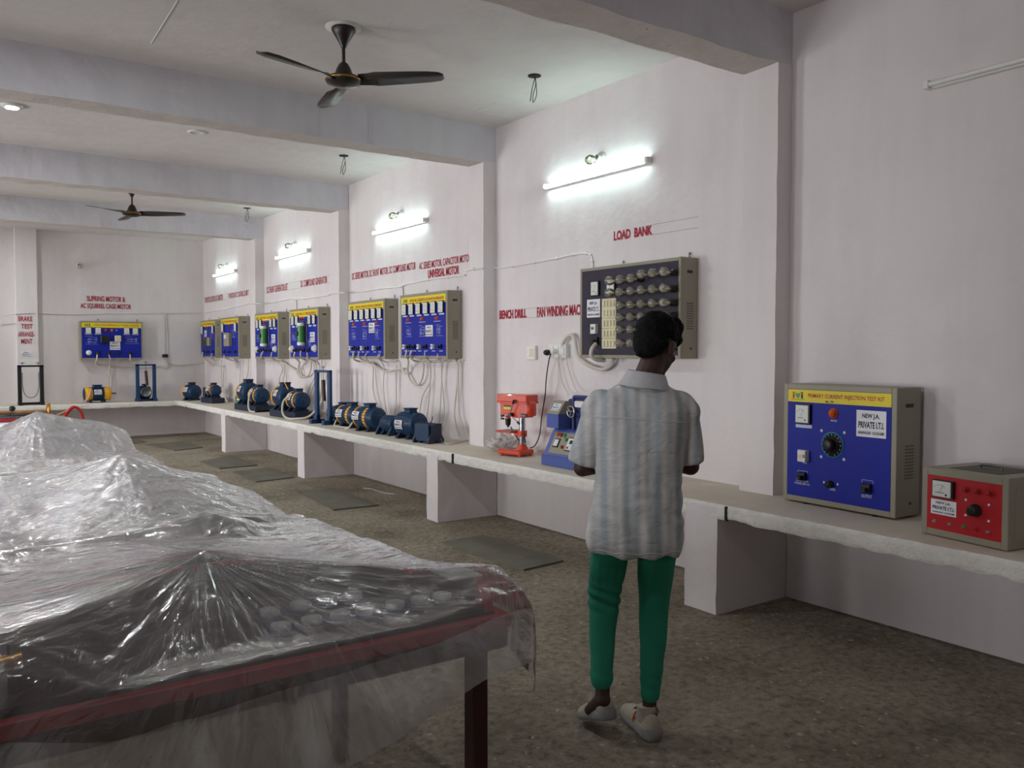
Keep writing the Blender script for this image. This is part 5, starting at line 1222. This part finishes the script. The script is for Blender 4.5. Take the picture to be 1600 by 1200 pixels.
def sheet(lab, x0, x1, y0, y1, base, segs, df, dr, nx=230, ny=260, seed=0, fold=.007, dl=.2, pm=None, polar=None):
    """a plastic sheet draped over supports; segs: (p, q, slope front, slope back)"""
    segs = [(Vector(a), Vector(b), kf, kb) for a, b, kf, kb in segs]
    def top(x, y):
        hs = []
        for a, b, kf, kb in segs:
            ab = (b-a).xy; ap = Vector((x, y))-a.xy; L2 = ab.length_squared
            t_ = max(0, min(1, ap.dot(ab)/L2)) if L2 > 1e-9 else 0
            q = a.lerp(b, t_); dx, dy = x-q.x, y-q.y; d = math.hypot(dx, dy)
            sag = .02*4*t_*(1-t_)*math.sqrt(L2) if L2 > 1e-9 else 0
            wf = (1 - dy/(d+1e-6))/2
            k = kf*wf+kb*(1-wf)
            hs.append(q.z-sag-k*d + .03*math.exp(-d/.09)*0)
        b_ = base(x, y) if callable(base) else base
        h = b_; kk = .006
        for z in hs:
            m_ = max(h, z); h = m_+kk*math.log(math.exp((h-m_)/kk)+math.exp((z-m_)/kk))
        return h
    pk = [a for a, b, _, _ in segs]
    def wr(x, y):
        """radial tension folds running out of the supports"""
        s_ = 0; wt = 0
        for i, a in enumerate(pk):
            dx, dy = x-a.x, y-a.y; d = math.hypot(dx, dy)+1e-4; th = math.atan2(dy, dx)
            w_ = math.exp(-d/.45)
            c_, s2 = math.cos(th), math.sin(th)
            n_ = noise.noise(Vector((c_*4.5, s2*4.5, i*7.3+seed)))+.55*(1-2*abs(noise.noise(Vector((c_*10, s2*10, i*3.1+seed+d*.5)))))-.3+.35*(1-2*abs(noise.noise(Vector((c_*22, s2*22, i*5.1+seed+d)))))
            s_ += w_*n_*min(1, d/.12); wt += w_
        return s_/max(wt, .12)*fold
    def crk(x, y):
        q = Vector((x*6, y*6, seed)); a = noise.noise(q); b = noise.noise(q*2.3+Vector((a*2, 0, 0)))
        return (1-abs(a)*2)*.003+(1-abs(b)*2)*.0015
    vs = []; uv = []
    X = [x0-dl*(1-i/8) for i in range(8)]+[x0+(x1-x0)*i/nx for i in range(nx+1)]+[x1+(i+1)/18 for i in range(18)]
    for i, xp in enumerate(X):
        right = i > 8+nx; s_ = (i-(8+nx))/18 if right else 0
        left = i < 8
        x = min(max(xp, x0), x1)
        D = df(x)
        for j in range(26):
            v_ = 1-j/26; ey = v_*D*(1 if not right else 1); ex = s_*dr(y0) if right else 0
            h = top(x, y0) + wr(x, y0)*.5
            drop = math.hypot(ex, ey) if not left else ey+(x0-xp)
            f1 = noise.noise(Vector((x*5+ex*4, v_*.8, seed+20)))
            f2 = noise.noise(Vector((x*14-ey*6+ex*9, v_*1.3, seed+31)))
            y = y0-.03*(1-math.exp(-ey/.05))-(f1*.045+f2*.014)*min(1, ey/.15)
            xx = (x if not left else x0-.03)+(.022*(1-math.exp(-ex/.05))+.015*f1*min(1, ex/.1) if right else 0)
            vs.append((xx+(.012*math.sin(v_*3) if right else 0), y, h-drop*.97)); uv.append((xx+ex, y0-ey))
        for j in range(ny+1):
            y = y0+(y1-y0)*j/ny; ex = s_*dr(y) if right else 0
            h = top(x, y)+wr(x, y)+crk(x, y)
            f1 = noise.noise(Vector((3, y*5, seed+s_)))
            xx = (x if not left else x0-.03)+(.022*(1-math.exp(-ex/.05))+.015*f1*min(1, ex/.1) if right else 0)
            drop = ex if not left else (x0-xp)
            vs.append((xx, y, h-drop*.97)); uv.append((xx+ex, y))
        for j in range(10):
            v_ = (j+1)/10; h = top(x, y1); vs.append((x+(.05 if right else 0), y1+.03, h-.25*v_-(s_*.2 if right else 0))); uv.append((x, y1+.25*v_))
    C_ = 26+ny+1+10; n = len(X)
    mb = MB().add(vs, [(i*C_+j, (i+1)*C_+j, (i+1)*C_+j+1, i*C_+j+1) for i in range(n-1) for j in range(C_-1)], pm or M_plastic, True)
    o = mb.build('plastic_sheet'); me = o.data
    if pm:
        me.materials.append(M_plastic3)
        for p_ in me.polygons:
            if p_.index % (C_-1) < 20: p_.material_index = 1
    if polar:
        for i_, v_ in enumerate(vs):
            dx, dy = v_[0]-polar[0], uv[i_][1]-polar[1]; th = math.atan2(dx, -dy); uv[i_] = (th*1.15, math.hypot(dx, dy)*.5)
    ul = me.uv_layers.new(name='UVMap')
    for l in me.loops: ul.data[l.index].uv = uv[l.vertex_index]
    return tag(o, lab, 'plastic sheet', 'clear plastic dust sheets over the tables')
P1, C1, LF = (.615, 2.33, 1.005), (1.325, 2.01, .93), (.10, 1.97, .975)
sheet('clear plastic sheet draped over the nearest table, peaked over a post', -1.45, 1.362, 1.885, 3.42, lambda x, y: .836+(.012 if y < 2.9 else 0),
      [(P1, C1, .42, .22), (P1, LF, .75, .16), (LF, (-1.3, 2.1, .95), .8, .15), (C1, (1.37, 3.0, .80), .4, .3), ((.2, 3.42, .85), (.95, 3.42, .90), .3, .3), ((.2, 3.42, .85), (-1.2, 3.42, .85), .3, .3)],
      lambda x: .19+.28*max(0, 1.25-x)**1.15, lambda y: .24, 330, 200, seed=1, pm=M_plastic2, polar=P1)
P2 = (.82, 4.62, 1.022)
sheet('crinkled plastic sheet over the middle table behind the nearest one', -1.35, 1.42, 3.43, 5.25, lambda x, y: .765+.012*noise.noise(Vector((x*4, y*4, 1))),
      [(P2, (1.4, 5.12, .815), .26, .5), (P2, (.28, 4.65, .95), .26, .5), ((.28, 4.65, .95), (-.9, 4.65, .93), .25, .5), ((.2, 3.5, .845), (.93, 3.5, .895), .2, .22), ((.2, 3.5, .845), (-1, 3.5, .85), .2, .2),
       ((1.36, 3.62, .80), (1.38, 3.7, .80), .3, .3), ((1.33, 4.35, .79), (1.36, 4.4, .79), .3, .3)],
      lambda x: .06, lambda y: .22, 300, 280, seed=5, fold=.017)
sheet('plastic sheet over the third table, tented into two low peaks', .05, 1.46, 6.6, 9.15, .722,
      [((1.27, 8.0, .94), (.78, 8.0, 1.045), .5, .5), ((.78, 8.0, 1.045), (.5, 8.0, .86), .6, .5), ((1.2, 6.9, .76), (.4, 6.9, .77), .3, .3)],
      lambda x: .2, lambda y: .2, 150, 170, seed=9, fold=.018)

# ------------------------------------------------------------------ far left equipment
t = thing('white_cabinet', 'low white cabinet with rounded top at the left edge behind the plastic', 'cabinet', (.40, 10.25, 0))
MB().cbox(-.6, .62, -.4, .4, .05, .825, mat('white_enamel', (226, 230, 240), .25), .05, 4).build('body', t)
MB().cbox(-.55, .57, -.35, .35, 0, .06, M_black, .005).build('plinth', t)
t = thing('small_lathe', 'dark bench lathe with brass wheel on the white cabinet', 'lathe', (.88, 10.1, .827))
MB().cbox(-.45, .10, -.08, .1, .0, .05, M_steel, .006).build('bed', t)
MB().cbox(-.42, -.28, -.09, .09, .05, .12, M_motord, .01).build('headstock', t)
MB().cyl((-.30, 0, .09), (.2, 0, .09), .02, n=14, m=M_wood).cyl((-.28, .0, .05), (.15, .04, .06), .015, n=10, m=M_steel).build('spindle', t)
MB().lathe([(.03, 0), (.085, 0), (.09, .01), (.085, .03), (.03, .03)], (.2, 0, .09), (1, 0, 0), 24, M_brass).build('hand_wheel', t)
MB().cyl((-.12, -.06, .04), (-.12, -.08, .12), .006, n=8, m=M_steel).ball((-.12, -.08, .135), .03, M_black, 12).build('lever', t)
MB().cbox(-.3, -.05, -.10, -.07, .0, .03, M_reds, .004).build('slide_cover', t, label='red slide cover')
t = thing('red_frame_tool', 'red tubular frame tool with a wooden bar behind the plastic peaks', 'tool', (1.06, 9.95, .72))
MB().tube([(-.02, 0, .17), (.08, 0, .14), (.15, 0, .12), (.20, 0, .19), (.25, 0, .24), (.31, 0, .21), (.34, 0, .12), (.33, 0, .01)], .016, M_reds, 8, 5).tube([(-.02, .0, .165), (.15, 0, .12), (.34, 0, .10)], .014, M_reds, 8, 1).build('frame', t)
MB().tube([(.02, .03, .12), (.14, .03, .17), (.26, .03, .235)], .014, M_wood, 8, 3).build('bar', t)
MB().cbox(.0, .5, -.15, .15, -.72, .0, mat('grey_stand', (120, 118, 116), .6), .01).build('stand', t)
o = None

# ------------------------------------------------------------------ the man
def _unit(seg):
    vs = [(0, 0, 1)]; fs = []; rg = seg//2+1
    for k in range(1, rg):
        ph = math.pi*k/rg
        for i in range(seg):
            t_ = 2*math.pi*i/seg; vs.append((math.sin(ph)*math.cos(t_), math.sin(ph)*math.sin(t_), math.cos(ph)))
    vs.append((0, 0, -1)); L_ = len(vs)-1
    for i in range(seg): fs.append((0, 1+i, 1+(i+1) % seg)); b_ = 1+(rg-2)*seg; fs.append((L_, b_+(i+1) % seg, b_+i))
    for k in range(rg-2):
        for i in range(seg): c_ = 1+k*seg; fs.append((c_+i, c_+seg+i, c_+seg+(i+1) % seg, c_+(i+1) % seg))
    return [Vector(v) for v in vs], fs
def cap_bm(chains, balls=(), lofts=()):
    """a mesh made of overlapping tapered limbs, ellipsoids and lofted rings, to be fused into one skin"""
    V, F = [], []; U = {k: _unit(k) for k in (14, 28)}
    def sph(c, r, sc=(1, 1, 1), rot=None, seg=14):
        uv_, uf = U[seg]; b_ = len(V)
        for q in uv_:
            p = Vector((q.x*sc[0]*r, q.y*sc[1]*r, q.z*sc[2]*r))
            if rot: p = rot @ p
            V.append(Vector(c)+p)
        F.extend(tuple(i+b_ for i in f) for f in uf)
    for ch in chains:
        for (p, r), (q, s_) in zip(ch, ch[1:]):
            p, q = Vector(p), Vector(q); d = q-p; n = max(2, int(d.length/max(min(r, s_)*.22, .003)))
            for i in range(n+1):
                t_ = i/n; sph(p.lerp(q, t_), r+(s_-r)*t_, seg=14)
    for b in balls: sph(Vector(b[0]), 1, b[1], b[2] if len(b) > 2 else None, 28)
    for rings in lofts:
        n = 40; b_ = len(V)
        for c, ax, by, ex in rings:
            for i in range(n):
                a = 2*math.pi*i/n; ca, sa = math.cos(a), math.sin(a)
                V.append(Vector((c[0]+ax*math.copysign(abs(ca)**ex, ca), c[1]+by*math.copysign(abs(sa)**ex, sa), c[2])))
        for k in range(len(rings)-1):
            for i in range(n): F.append((b_+k*n+i, b_+k*n+(i+1) % n, b_+(k+1)*n+(i+1) % n, b_+(k+1)*n+i))
        F.append(tuple(range(b_, b_+n))[::-1]); F.append(tuple(range(b_+(len(rings)-1)*n, b_+len(rings)*n)))
    return V, F
def remesh(bm, name, vox, sm, m, parent, disp=None, it=6, colr=None):
    me = bpy.data.meshes.new(name); me.from_pydata(bm[0], [], bm[1]); me.update()
    o = bpy.data.objects.new(name, me); COL.objects.link(o)
    r = o.modifiers.new('r', 'REMESH'); r.mode = 'VOXEL'; r.voxel_size = vox
    s_ = o.modifiers.new('s', 'SMOOTH'); s_.iterations = it; s_.factor = sm
    bpy.context.view_layer.update()
    nm = bpy.data.meshes.new_from_object(o.evaluated_get(bpy.context.evaluated_depsgraph_get()))
    bpy.data.objects.remove(o); bpy.data.meshes.remove(me)
    nm.materials.clear()
    for x in (m if isinstance(m, (list, tuple)) else [m]): nm.materials.append(x)
    nm.name = name
    if disp:
        N = [v.normal.copy() for v in nm.vertices]
        for v, n_ in zip(nm.vertices, N): v.co += n_*disp(v.co)
    for p in nm.polygons:
        p.use_smooth = True; p.material_index = colr(p.center) if colr else 0
    nm.update()
    o = bpy.data.objects.new(name, nm); COL.objects.link(o); o.parent = parent; return o
MAN = thing('person', 'young man in pale striped shirt and green trousers, seen from behind, walking', 'person', (2.357, 2.475, 0), R(-34.99))
# --- joints (x right, y forward, z up)
hipL, hipR = (-.09, .02, .86), (.075, .02, .86)
knL, anL = (-.132, .035, .50), (-.150, -.05, .155)
knR, anR = (.062, .03, .47), (.045, -.005, .085)
shL, shR = (-.165, .03, 1.335), (.178, .03, 1.33)
elL, elR = (-.225, .05, 1.075), (.225, .09, 1.075)
wrL, wrR = (-.08, .24, 1.06), (.12, .27, 1.07)
HC = Vector((.078, .07, 1.575)); HR = Matrix.Rotation(R(-42), 3, 'Z') @ Matrix.Rotation(R(-26), 3, 'X')
def hp(x, y, z): return HC + HR @ Vector((x, y, z))
def finger_set(w, d, side, palm_n):
    """palm and five unequal curled fingers; d: pointing direction, palm_n: palm side"""
    d = Vector(d).normalized(); pn = Vector(palm_n); pn = (pn-d*pn.dot(d)).normalized(); s_ = d.cross(pn)*side
    w = Vector(w); ch = []
    for k in range(4):
        off = s_*(-.030+.020*k); root = w+d*.045+off
        ch.append([(w+off*.7, .014), (root, .0135), (w+d*.085+off, .011)])
        L = (.060, .070, .066, .052)[k]; a = w+d*.085+off
        b = a+(d*.85+pn*.5).normalized()*L*.45; c = b+(d*.35+pn*.95).normalized()*L*.33; e = c+(pn*.95-d*.25).normalized()*L*.25
        ch.append([(a, .0092), (b, .0086), (c, .008), (e, .0068)])
    a = w+d*.02-s_*.032; b = a+(-s_*.7+d*.6+pn*.3).normalized()*.035; c = b+(d*.85+pn*.5-s_*.1).normalized()*.03
    ch.append([(w+d*.012-s_*.02, .014), (a, .0125), (b, .0102), (c, .0085)])
    return ch
chains = [
    [(hipL, .068), (knL, .036), (anL, .029)], [(hipR, .068), (knR, .036), (anR, .029)],
    [(anL, .034), (Vector(anL)+Vector((-.05, .045, -.06)), .02)], [(anR, .034), (Vector(anR)+Vector((-.03, .08, -.03)), .02)],
    [((-.05, .02, .90), .10), ((-.045, .02, 1.05), .10), ((-.05, .03, 1.2), .11), ((-.05, .035, 1.3), .10)],
    [((.04, .02, .90), .10), ((.04, .02, 1.05), .10), ((.05, .03, 1.2), .11), ((.06, .035, 1.3), .10)],
    [((0, .03, 1.33), .075), (shL, .042)], [((0, .03, 1.33), .075), (shR, .042)],
    [(shL, .042), (elL, .037), (wrL, .024)], [(shR, .042), (elR, .037), (wrR, .024)],
    [((.01, .015, 1.37), .062), ((.03, .03, 1.44), .054), (HC+Vector((-.015, -.02, -.06)), .052)],
]
chains += finger_set(wrL, (.75, .65, 0), -1, (.2, -.1, -1)) + finger_set(wrR, (-.75, .6, .05), 1, (-.2, -.1, -1))
balls = [(hp(0, -.005, .03), (.076, .093, .085), HR), (hp(0, .035, -.045), (.056, .062, .065), HR), (hp(0, .05, -.095), (.036, .036, .028), HR),
         (hp(0, .098, -.018), (.013, .020, .026), HR), (hp(0, .110, -.035), (.016, .012, .010), HR), (hp(0, .084, .022), (.05, .014, .012), HR),
         (hp(0, .091, -.066), (.024, .010, .006), HR), (hp(0, .089, -.077), (.021, .010, .007), HR),
         (hp(.079, -.005, -.022), (.010, .020, .033), HR), (hp(-.079, -.005, -.022), (.010, .020, .033), HR),
         (hp(.04, .06, -.03), (.022, .022, .02), HR), (hp(-.04, .06, -.03), (.022, .022, .02), HR)]
body = remesh(cap_bm(chains, balls), 'body', .0055, .5, M_skin, MAN, it=4)
ey = MB()
for s_ in (-1, 1):
    c = hp(.029*s_, .0755, .002); ey.ball(c, .0112, mat('eye_white', (168, 158, 150), .3), 14); d = HR @ Vector((0, 1, -.15)).normalized(); ey.ball(c+d*.0068, .006, M_black, 10)
ey.build('eye', MAN)
# hair
hc = [(hp(0, -.018, .052), (.086, .098, .082), HR), (hp(0, -.048, .0), (.077, .062, .075), HR), (hp(0, -.058, -.045), (.056, .036, .04), HR),
      (hp(.0, .062, .088), (.058, .050, .036), HR), (hp(.0, .100, .072), (.046, .034, .030), HR), (hp(.03, .02, .105), (.05, .06, .03), HR)]
hb = cap_bm([], hc)
hair = remesh(hb, 'hair', .006, .5, M_hair, MAN, lambda c: .004*noise.noise(c*70)+.005*noise.noise(c*28), it=3)
# shirt: torso rings and short sleeves
def ring(z, xl, xr, yb, yf, ex=.85): return (((xl+xr)/2, (yb+yf)/2, z), (xr-xl)/2, (yf-yb)/2, ex)
torso = [ring(.742, -.195, .168, -.125, .15), ring(.78, -.208, .178, -.128, .155), ring(.85, -.203, .178, -.120, .15), ring(.95, -.190, .175, -.110, .145), ring(1.05, -.170, .172, -.10, .145),
         ring(1.15, -.170, .178, -.105, .15), ring(1.24, -.185, .195, -.11, .155), ring(1.31, -.198, .208, -.105, .145), ring(1.355, -.185, .195, -.085, .125, .9), ring(1.395, -.13, .145, -.065, .10, 1), ring(1.425, -.075, .095, -.045, .085, 1)]
def fold(c):
    f = .010*noise.noise(Vector((c.x*7, c.y*5, c.z*2.2)))+.006*noise.noise(Vector((c.x*22, c.y*14, c.z*5+3)))
    low = max(0, (1.05-c.z)/.3); f += .007*low*math.sin(c.x*48+3*noise.noise(c*6))
    f += .004*math.sin(c.z*70+c.x*25+4*noise.noise(c*8))*math.exp(-((c.z-.93)/.10)**2)
    return f
def cone(p, q, r0, r1, n=24, k=7):
    p, q = Vector(p), Vector(q); d = (q-p).normalized(); a = d.orthogonal().normalized(); b = d.cross(a); V, F = [], []
    for j in range(k+1):
        c = p.lerp(q, j/k); r = r0+(r1-r0)*j/k
        for i in range(n): V.append(c+a*math.cos(2*math.pi*i/n)*r+b*math.sin(2*math.pi*i/n)*r)
    F = [(j*n+i, j*n+(i+1) % n, (j+1)*n+(i+1) % n, (j+1)*n+i) for j in range(k) for i in range(n)]+[tuple(range(n))[::-1], tuple(range(k*n, k*n+n))]
    return V, F
slv = [[((-.150, .025, 1.335), .066), ((-.172, .028, 1.31), .068)], [((.165, .025, 1.33), .066), ((.182, .03, 1.305), .068)]]
sb = cap_bm(slv, [], [torso])
for c_ in (cone((-.160, .026, 1.32), (-.218, .05, 1.098), .066, .062), cone((.172, .028, 1.32), (.212, .065, 1.10), .066, .058)):
    k_ = len(sb[0]); sb[0].extend(c_[0]); sb[1].extend(tuple(i+k_ for i in f) for f in c_[1])
shirt = remesh(sb, 'shirt', .007, .5, M_shirt, MAN, fold, it=3)
bpy.context.view_layer.update()
bv = BVHTree.FromPolygons([v.co.copy() for v in shirt.data.vertices], [tuple(p.vertices) for p in shirt.data.polygons])
def seam_line(pts, r, nm, m=M_shirt):
    q = []
    for x, z in pts:
        h = bv.ray_cast(Vector((x, -1, z)), Vector((0, 1, 0)))
        if h[0] is not None: q.append(h[0]+Vector((0, -.0005, 0)))
    MB().tube(q, r, m, 6, 2).build(nm, shirt)
M_seam = mat('seam_thread', (196, 198, 202), .9)
seam_line([(-.19+.0125*i, 1.292+.022*(1-((i-16)/16)**2)*.3-.0009*i) for i in range(31)], .0026, 'yoke_seam', M_seam)
seam_line([(-.185+.015*i, .762+.004*math.sin(i)) for i in range(24)], .0018, 'hem_seam', M_seam)
# collar: a folded band round the neck
cb = MB(); n = 48; vs = []
for k, (z, sc, th) in enumerate(((1.405, 1.26, 0), (1.425, 1.12, 0), (1.462, .93, 0), (1.466, .86, 0), (1.455, .84, 0), (1.42, .95, 0), (1.40, 1.1, 0))):
    for i in range(n):
        a = 2*math.pi*i/n; x = .018+.084*sc*math.cos(a)+.012*(z-1.40)/.06; y = .012+.076*sc*math.sin(a)+.016*(z-1.40)/.06
        vs.append((x, y, z-.018*max(0, math.sin(a))-.012*math.cos(a)))
cb.add(vs, [(k*n+i, k*n+(i+1) % n, (k+1)*n+(i+1) % n, (k+1)*n+i) for k in range(6) for i in range(n)], mat('pale_collar', (186, 187, 190), .9, var=.06, vs=30), True); cb.build('collar', MAN)
# trousers
def leg(pts, nrm=None): return [(Vector(p), r) for p, r in pts]
tch = [leg([((-.100, .02, .86), .080), ((-.112, .025, .74), .080), ((-.130, .045, .58), .070), ((-.134, .05, .52), .064), ((-.142, .02, .42), .056), ((-.150, -.02, .30), .048), ((-.152, -.035, .235), .046)]),
       leg([((.078, .02, .86), .084), ((.078, .025, .74), .084), ((.070, .03, .58), .070), ((.066, .028, .48), .062), ((.062, .015, .35), .053), ((.052, .0, .22), .045), ((.048, -.005, .165), .041)])]
tr_ = cap_bm(tch, [((-.01, .02, .86), (.145, .10, .07))])
def tfold(c):
    f = .004*noise.noise(c*11)
    if c.x < -.02: f += .0045*math.sin(c.z*125+c.x*30+3*noise.noise(c*9))*math.exp(-((c.z-.545)/.055)**2)
    f += .0015*math.sin(c.z*120+c.x*20)*math.exp(-((c.z-.24)/.05)**2)
    return f
trousers = remesh(tr_, 'trousers', .007, .5, M_trous, MAN, tfold, it=4)
# shoes: lofted uppers and soles along the foot
def shoe(heel, toe, lift_h, lift_t, lab):
    h, t_ = Vector(heel), Vector(toe); ax = (t_-h); L = ax.length; ang = math.atan2(ax.y, ax.x); pit = -math.asin(ax.z/L)
    M = Matrix.Translation(h) @ Matrix.Rotation(ang, 4, 'Z') @ Matrix.Rotation(pit, 4, 'Y')
    st = [(0, .018, .05), (.03, .034, .085), (.10, .038, .085), (.20, .036, .078), (.38, .038, .070), (.55, .044, .060), (.72, .047, .050), (.88, .040, .040), (.97, .024, .030), (1.0, .006, .022)]
    n = 20; up = []; so = []
    for f_, hw, hh in st:
        for i in range(n):
            a = 2*math.pi*i/n; c, s_ = math.cos(a), math.sin(a)
            up.append(M @ Vector((f_*L, hw*math.copysign(abs(c)**.8, c), .022+(hh-.01)*max(0, s_)**.8 if s_ > 0 else .022)))
            so.append(M @ Vector((f_*L-(.012 if f_ == 0 else 0)+(.006 if f_ == 1 else 0), (hw+.006)*math.copysign(abs(c)**.7, c), .016+(.018 if s_ > 0 else -.016)*abs(s_)**.35+(.012*(f_ < .35))*(s_ > 0))))
    fs = [(k*n+i, k*n+(i+1) % n, (k+1)*n+(i+1) % n, (k+1)*n+i) for k in range(len(st)-1) for i in range(n)]+[tuple(range(n))[::-1], tuple(range((len(st)-1)*n, len(st)*n))]
    o = MB().add(up, fs, M_shoe, True); 
    o.cyl(M @ Vector((.07, 0, .06)), M @ Vector((.075, 0, .112)), .042, .038, 20, M_shoe, True)
    o = o.build('shoe', MAN, label=lab)
    MB().add(so, fs, M_sole, True).build('sole', o)
    q = MB()
    for s_ in (-1, 1): q.tube([M @ Vector((L*.42, s_*.040, .04)), M @ Vector((L*.36, s_*.038, .075)), M @ Vector((L*.33, s_*.024, .092))], .004, M_coral, 6, 3)
    q.build('coral_stripe', o)
    l = MB()
    for k in range(4):
        xx = L*(.42+.07*k); l.tube([M @ Vector((xx, -.022, .085-.009*k)), M @ Vector((xx, 0, .093-.009*k)), M @ Vector((xx, .022, .085-.009*k))], .0022, M_blackp, 5, 3)
    l.build('lace', o)
    return o
shoe((.052, -.08, .002), (-.022, .19, .002), 0, 0, 'planted right shoe')
shoe((-.125, -.09, .09), (-.208, .11, .012), 0, 0, 'lifting left shoe')
MB().cyl(Vector(anR)+Vector((0, -.005, 0)), Vector(anR)+Vector((.005, -.01, .02)), .034, n=16, m=M_black).build('sock', MAN)

S.render.film_transparent = False
try:
    S.cycles.max_bounces = 12; S.cycles.transparent_max_bounces = 24; S.cycles.diffuse_bounces = 6
except Exception: pass
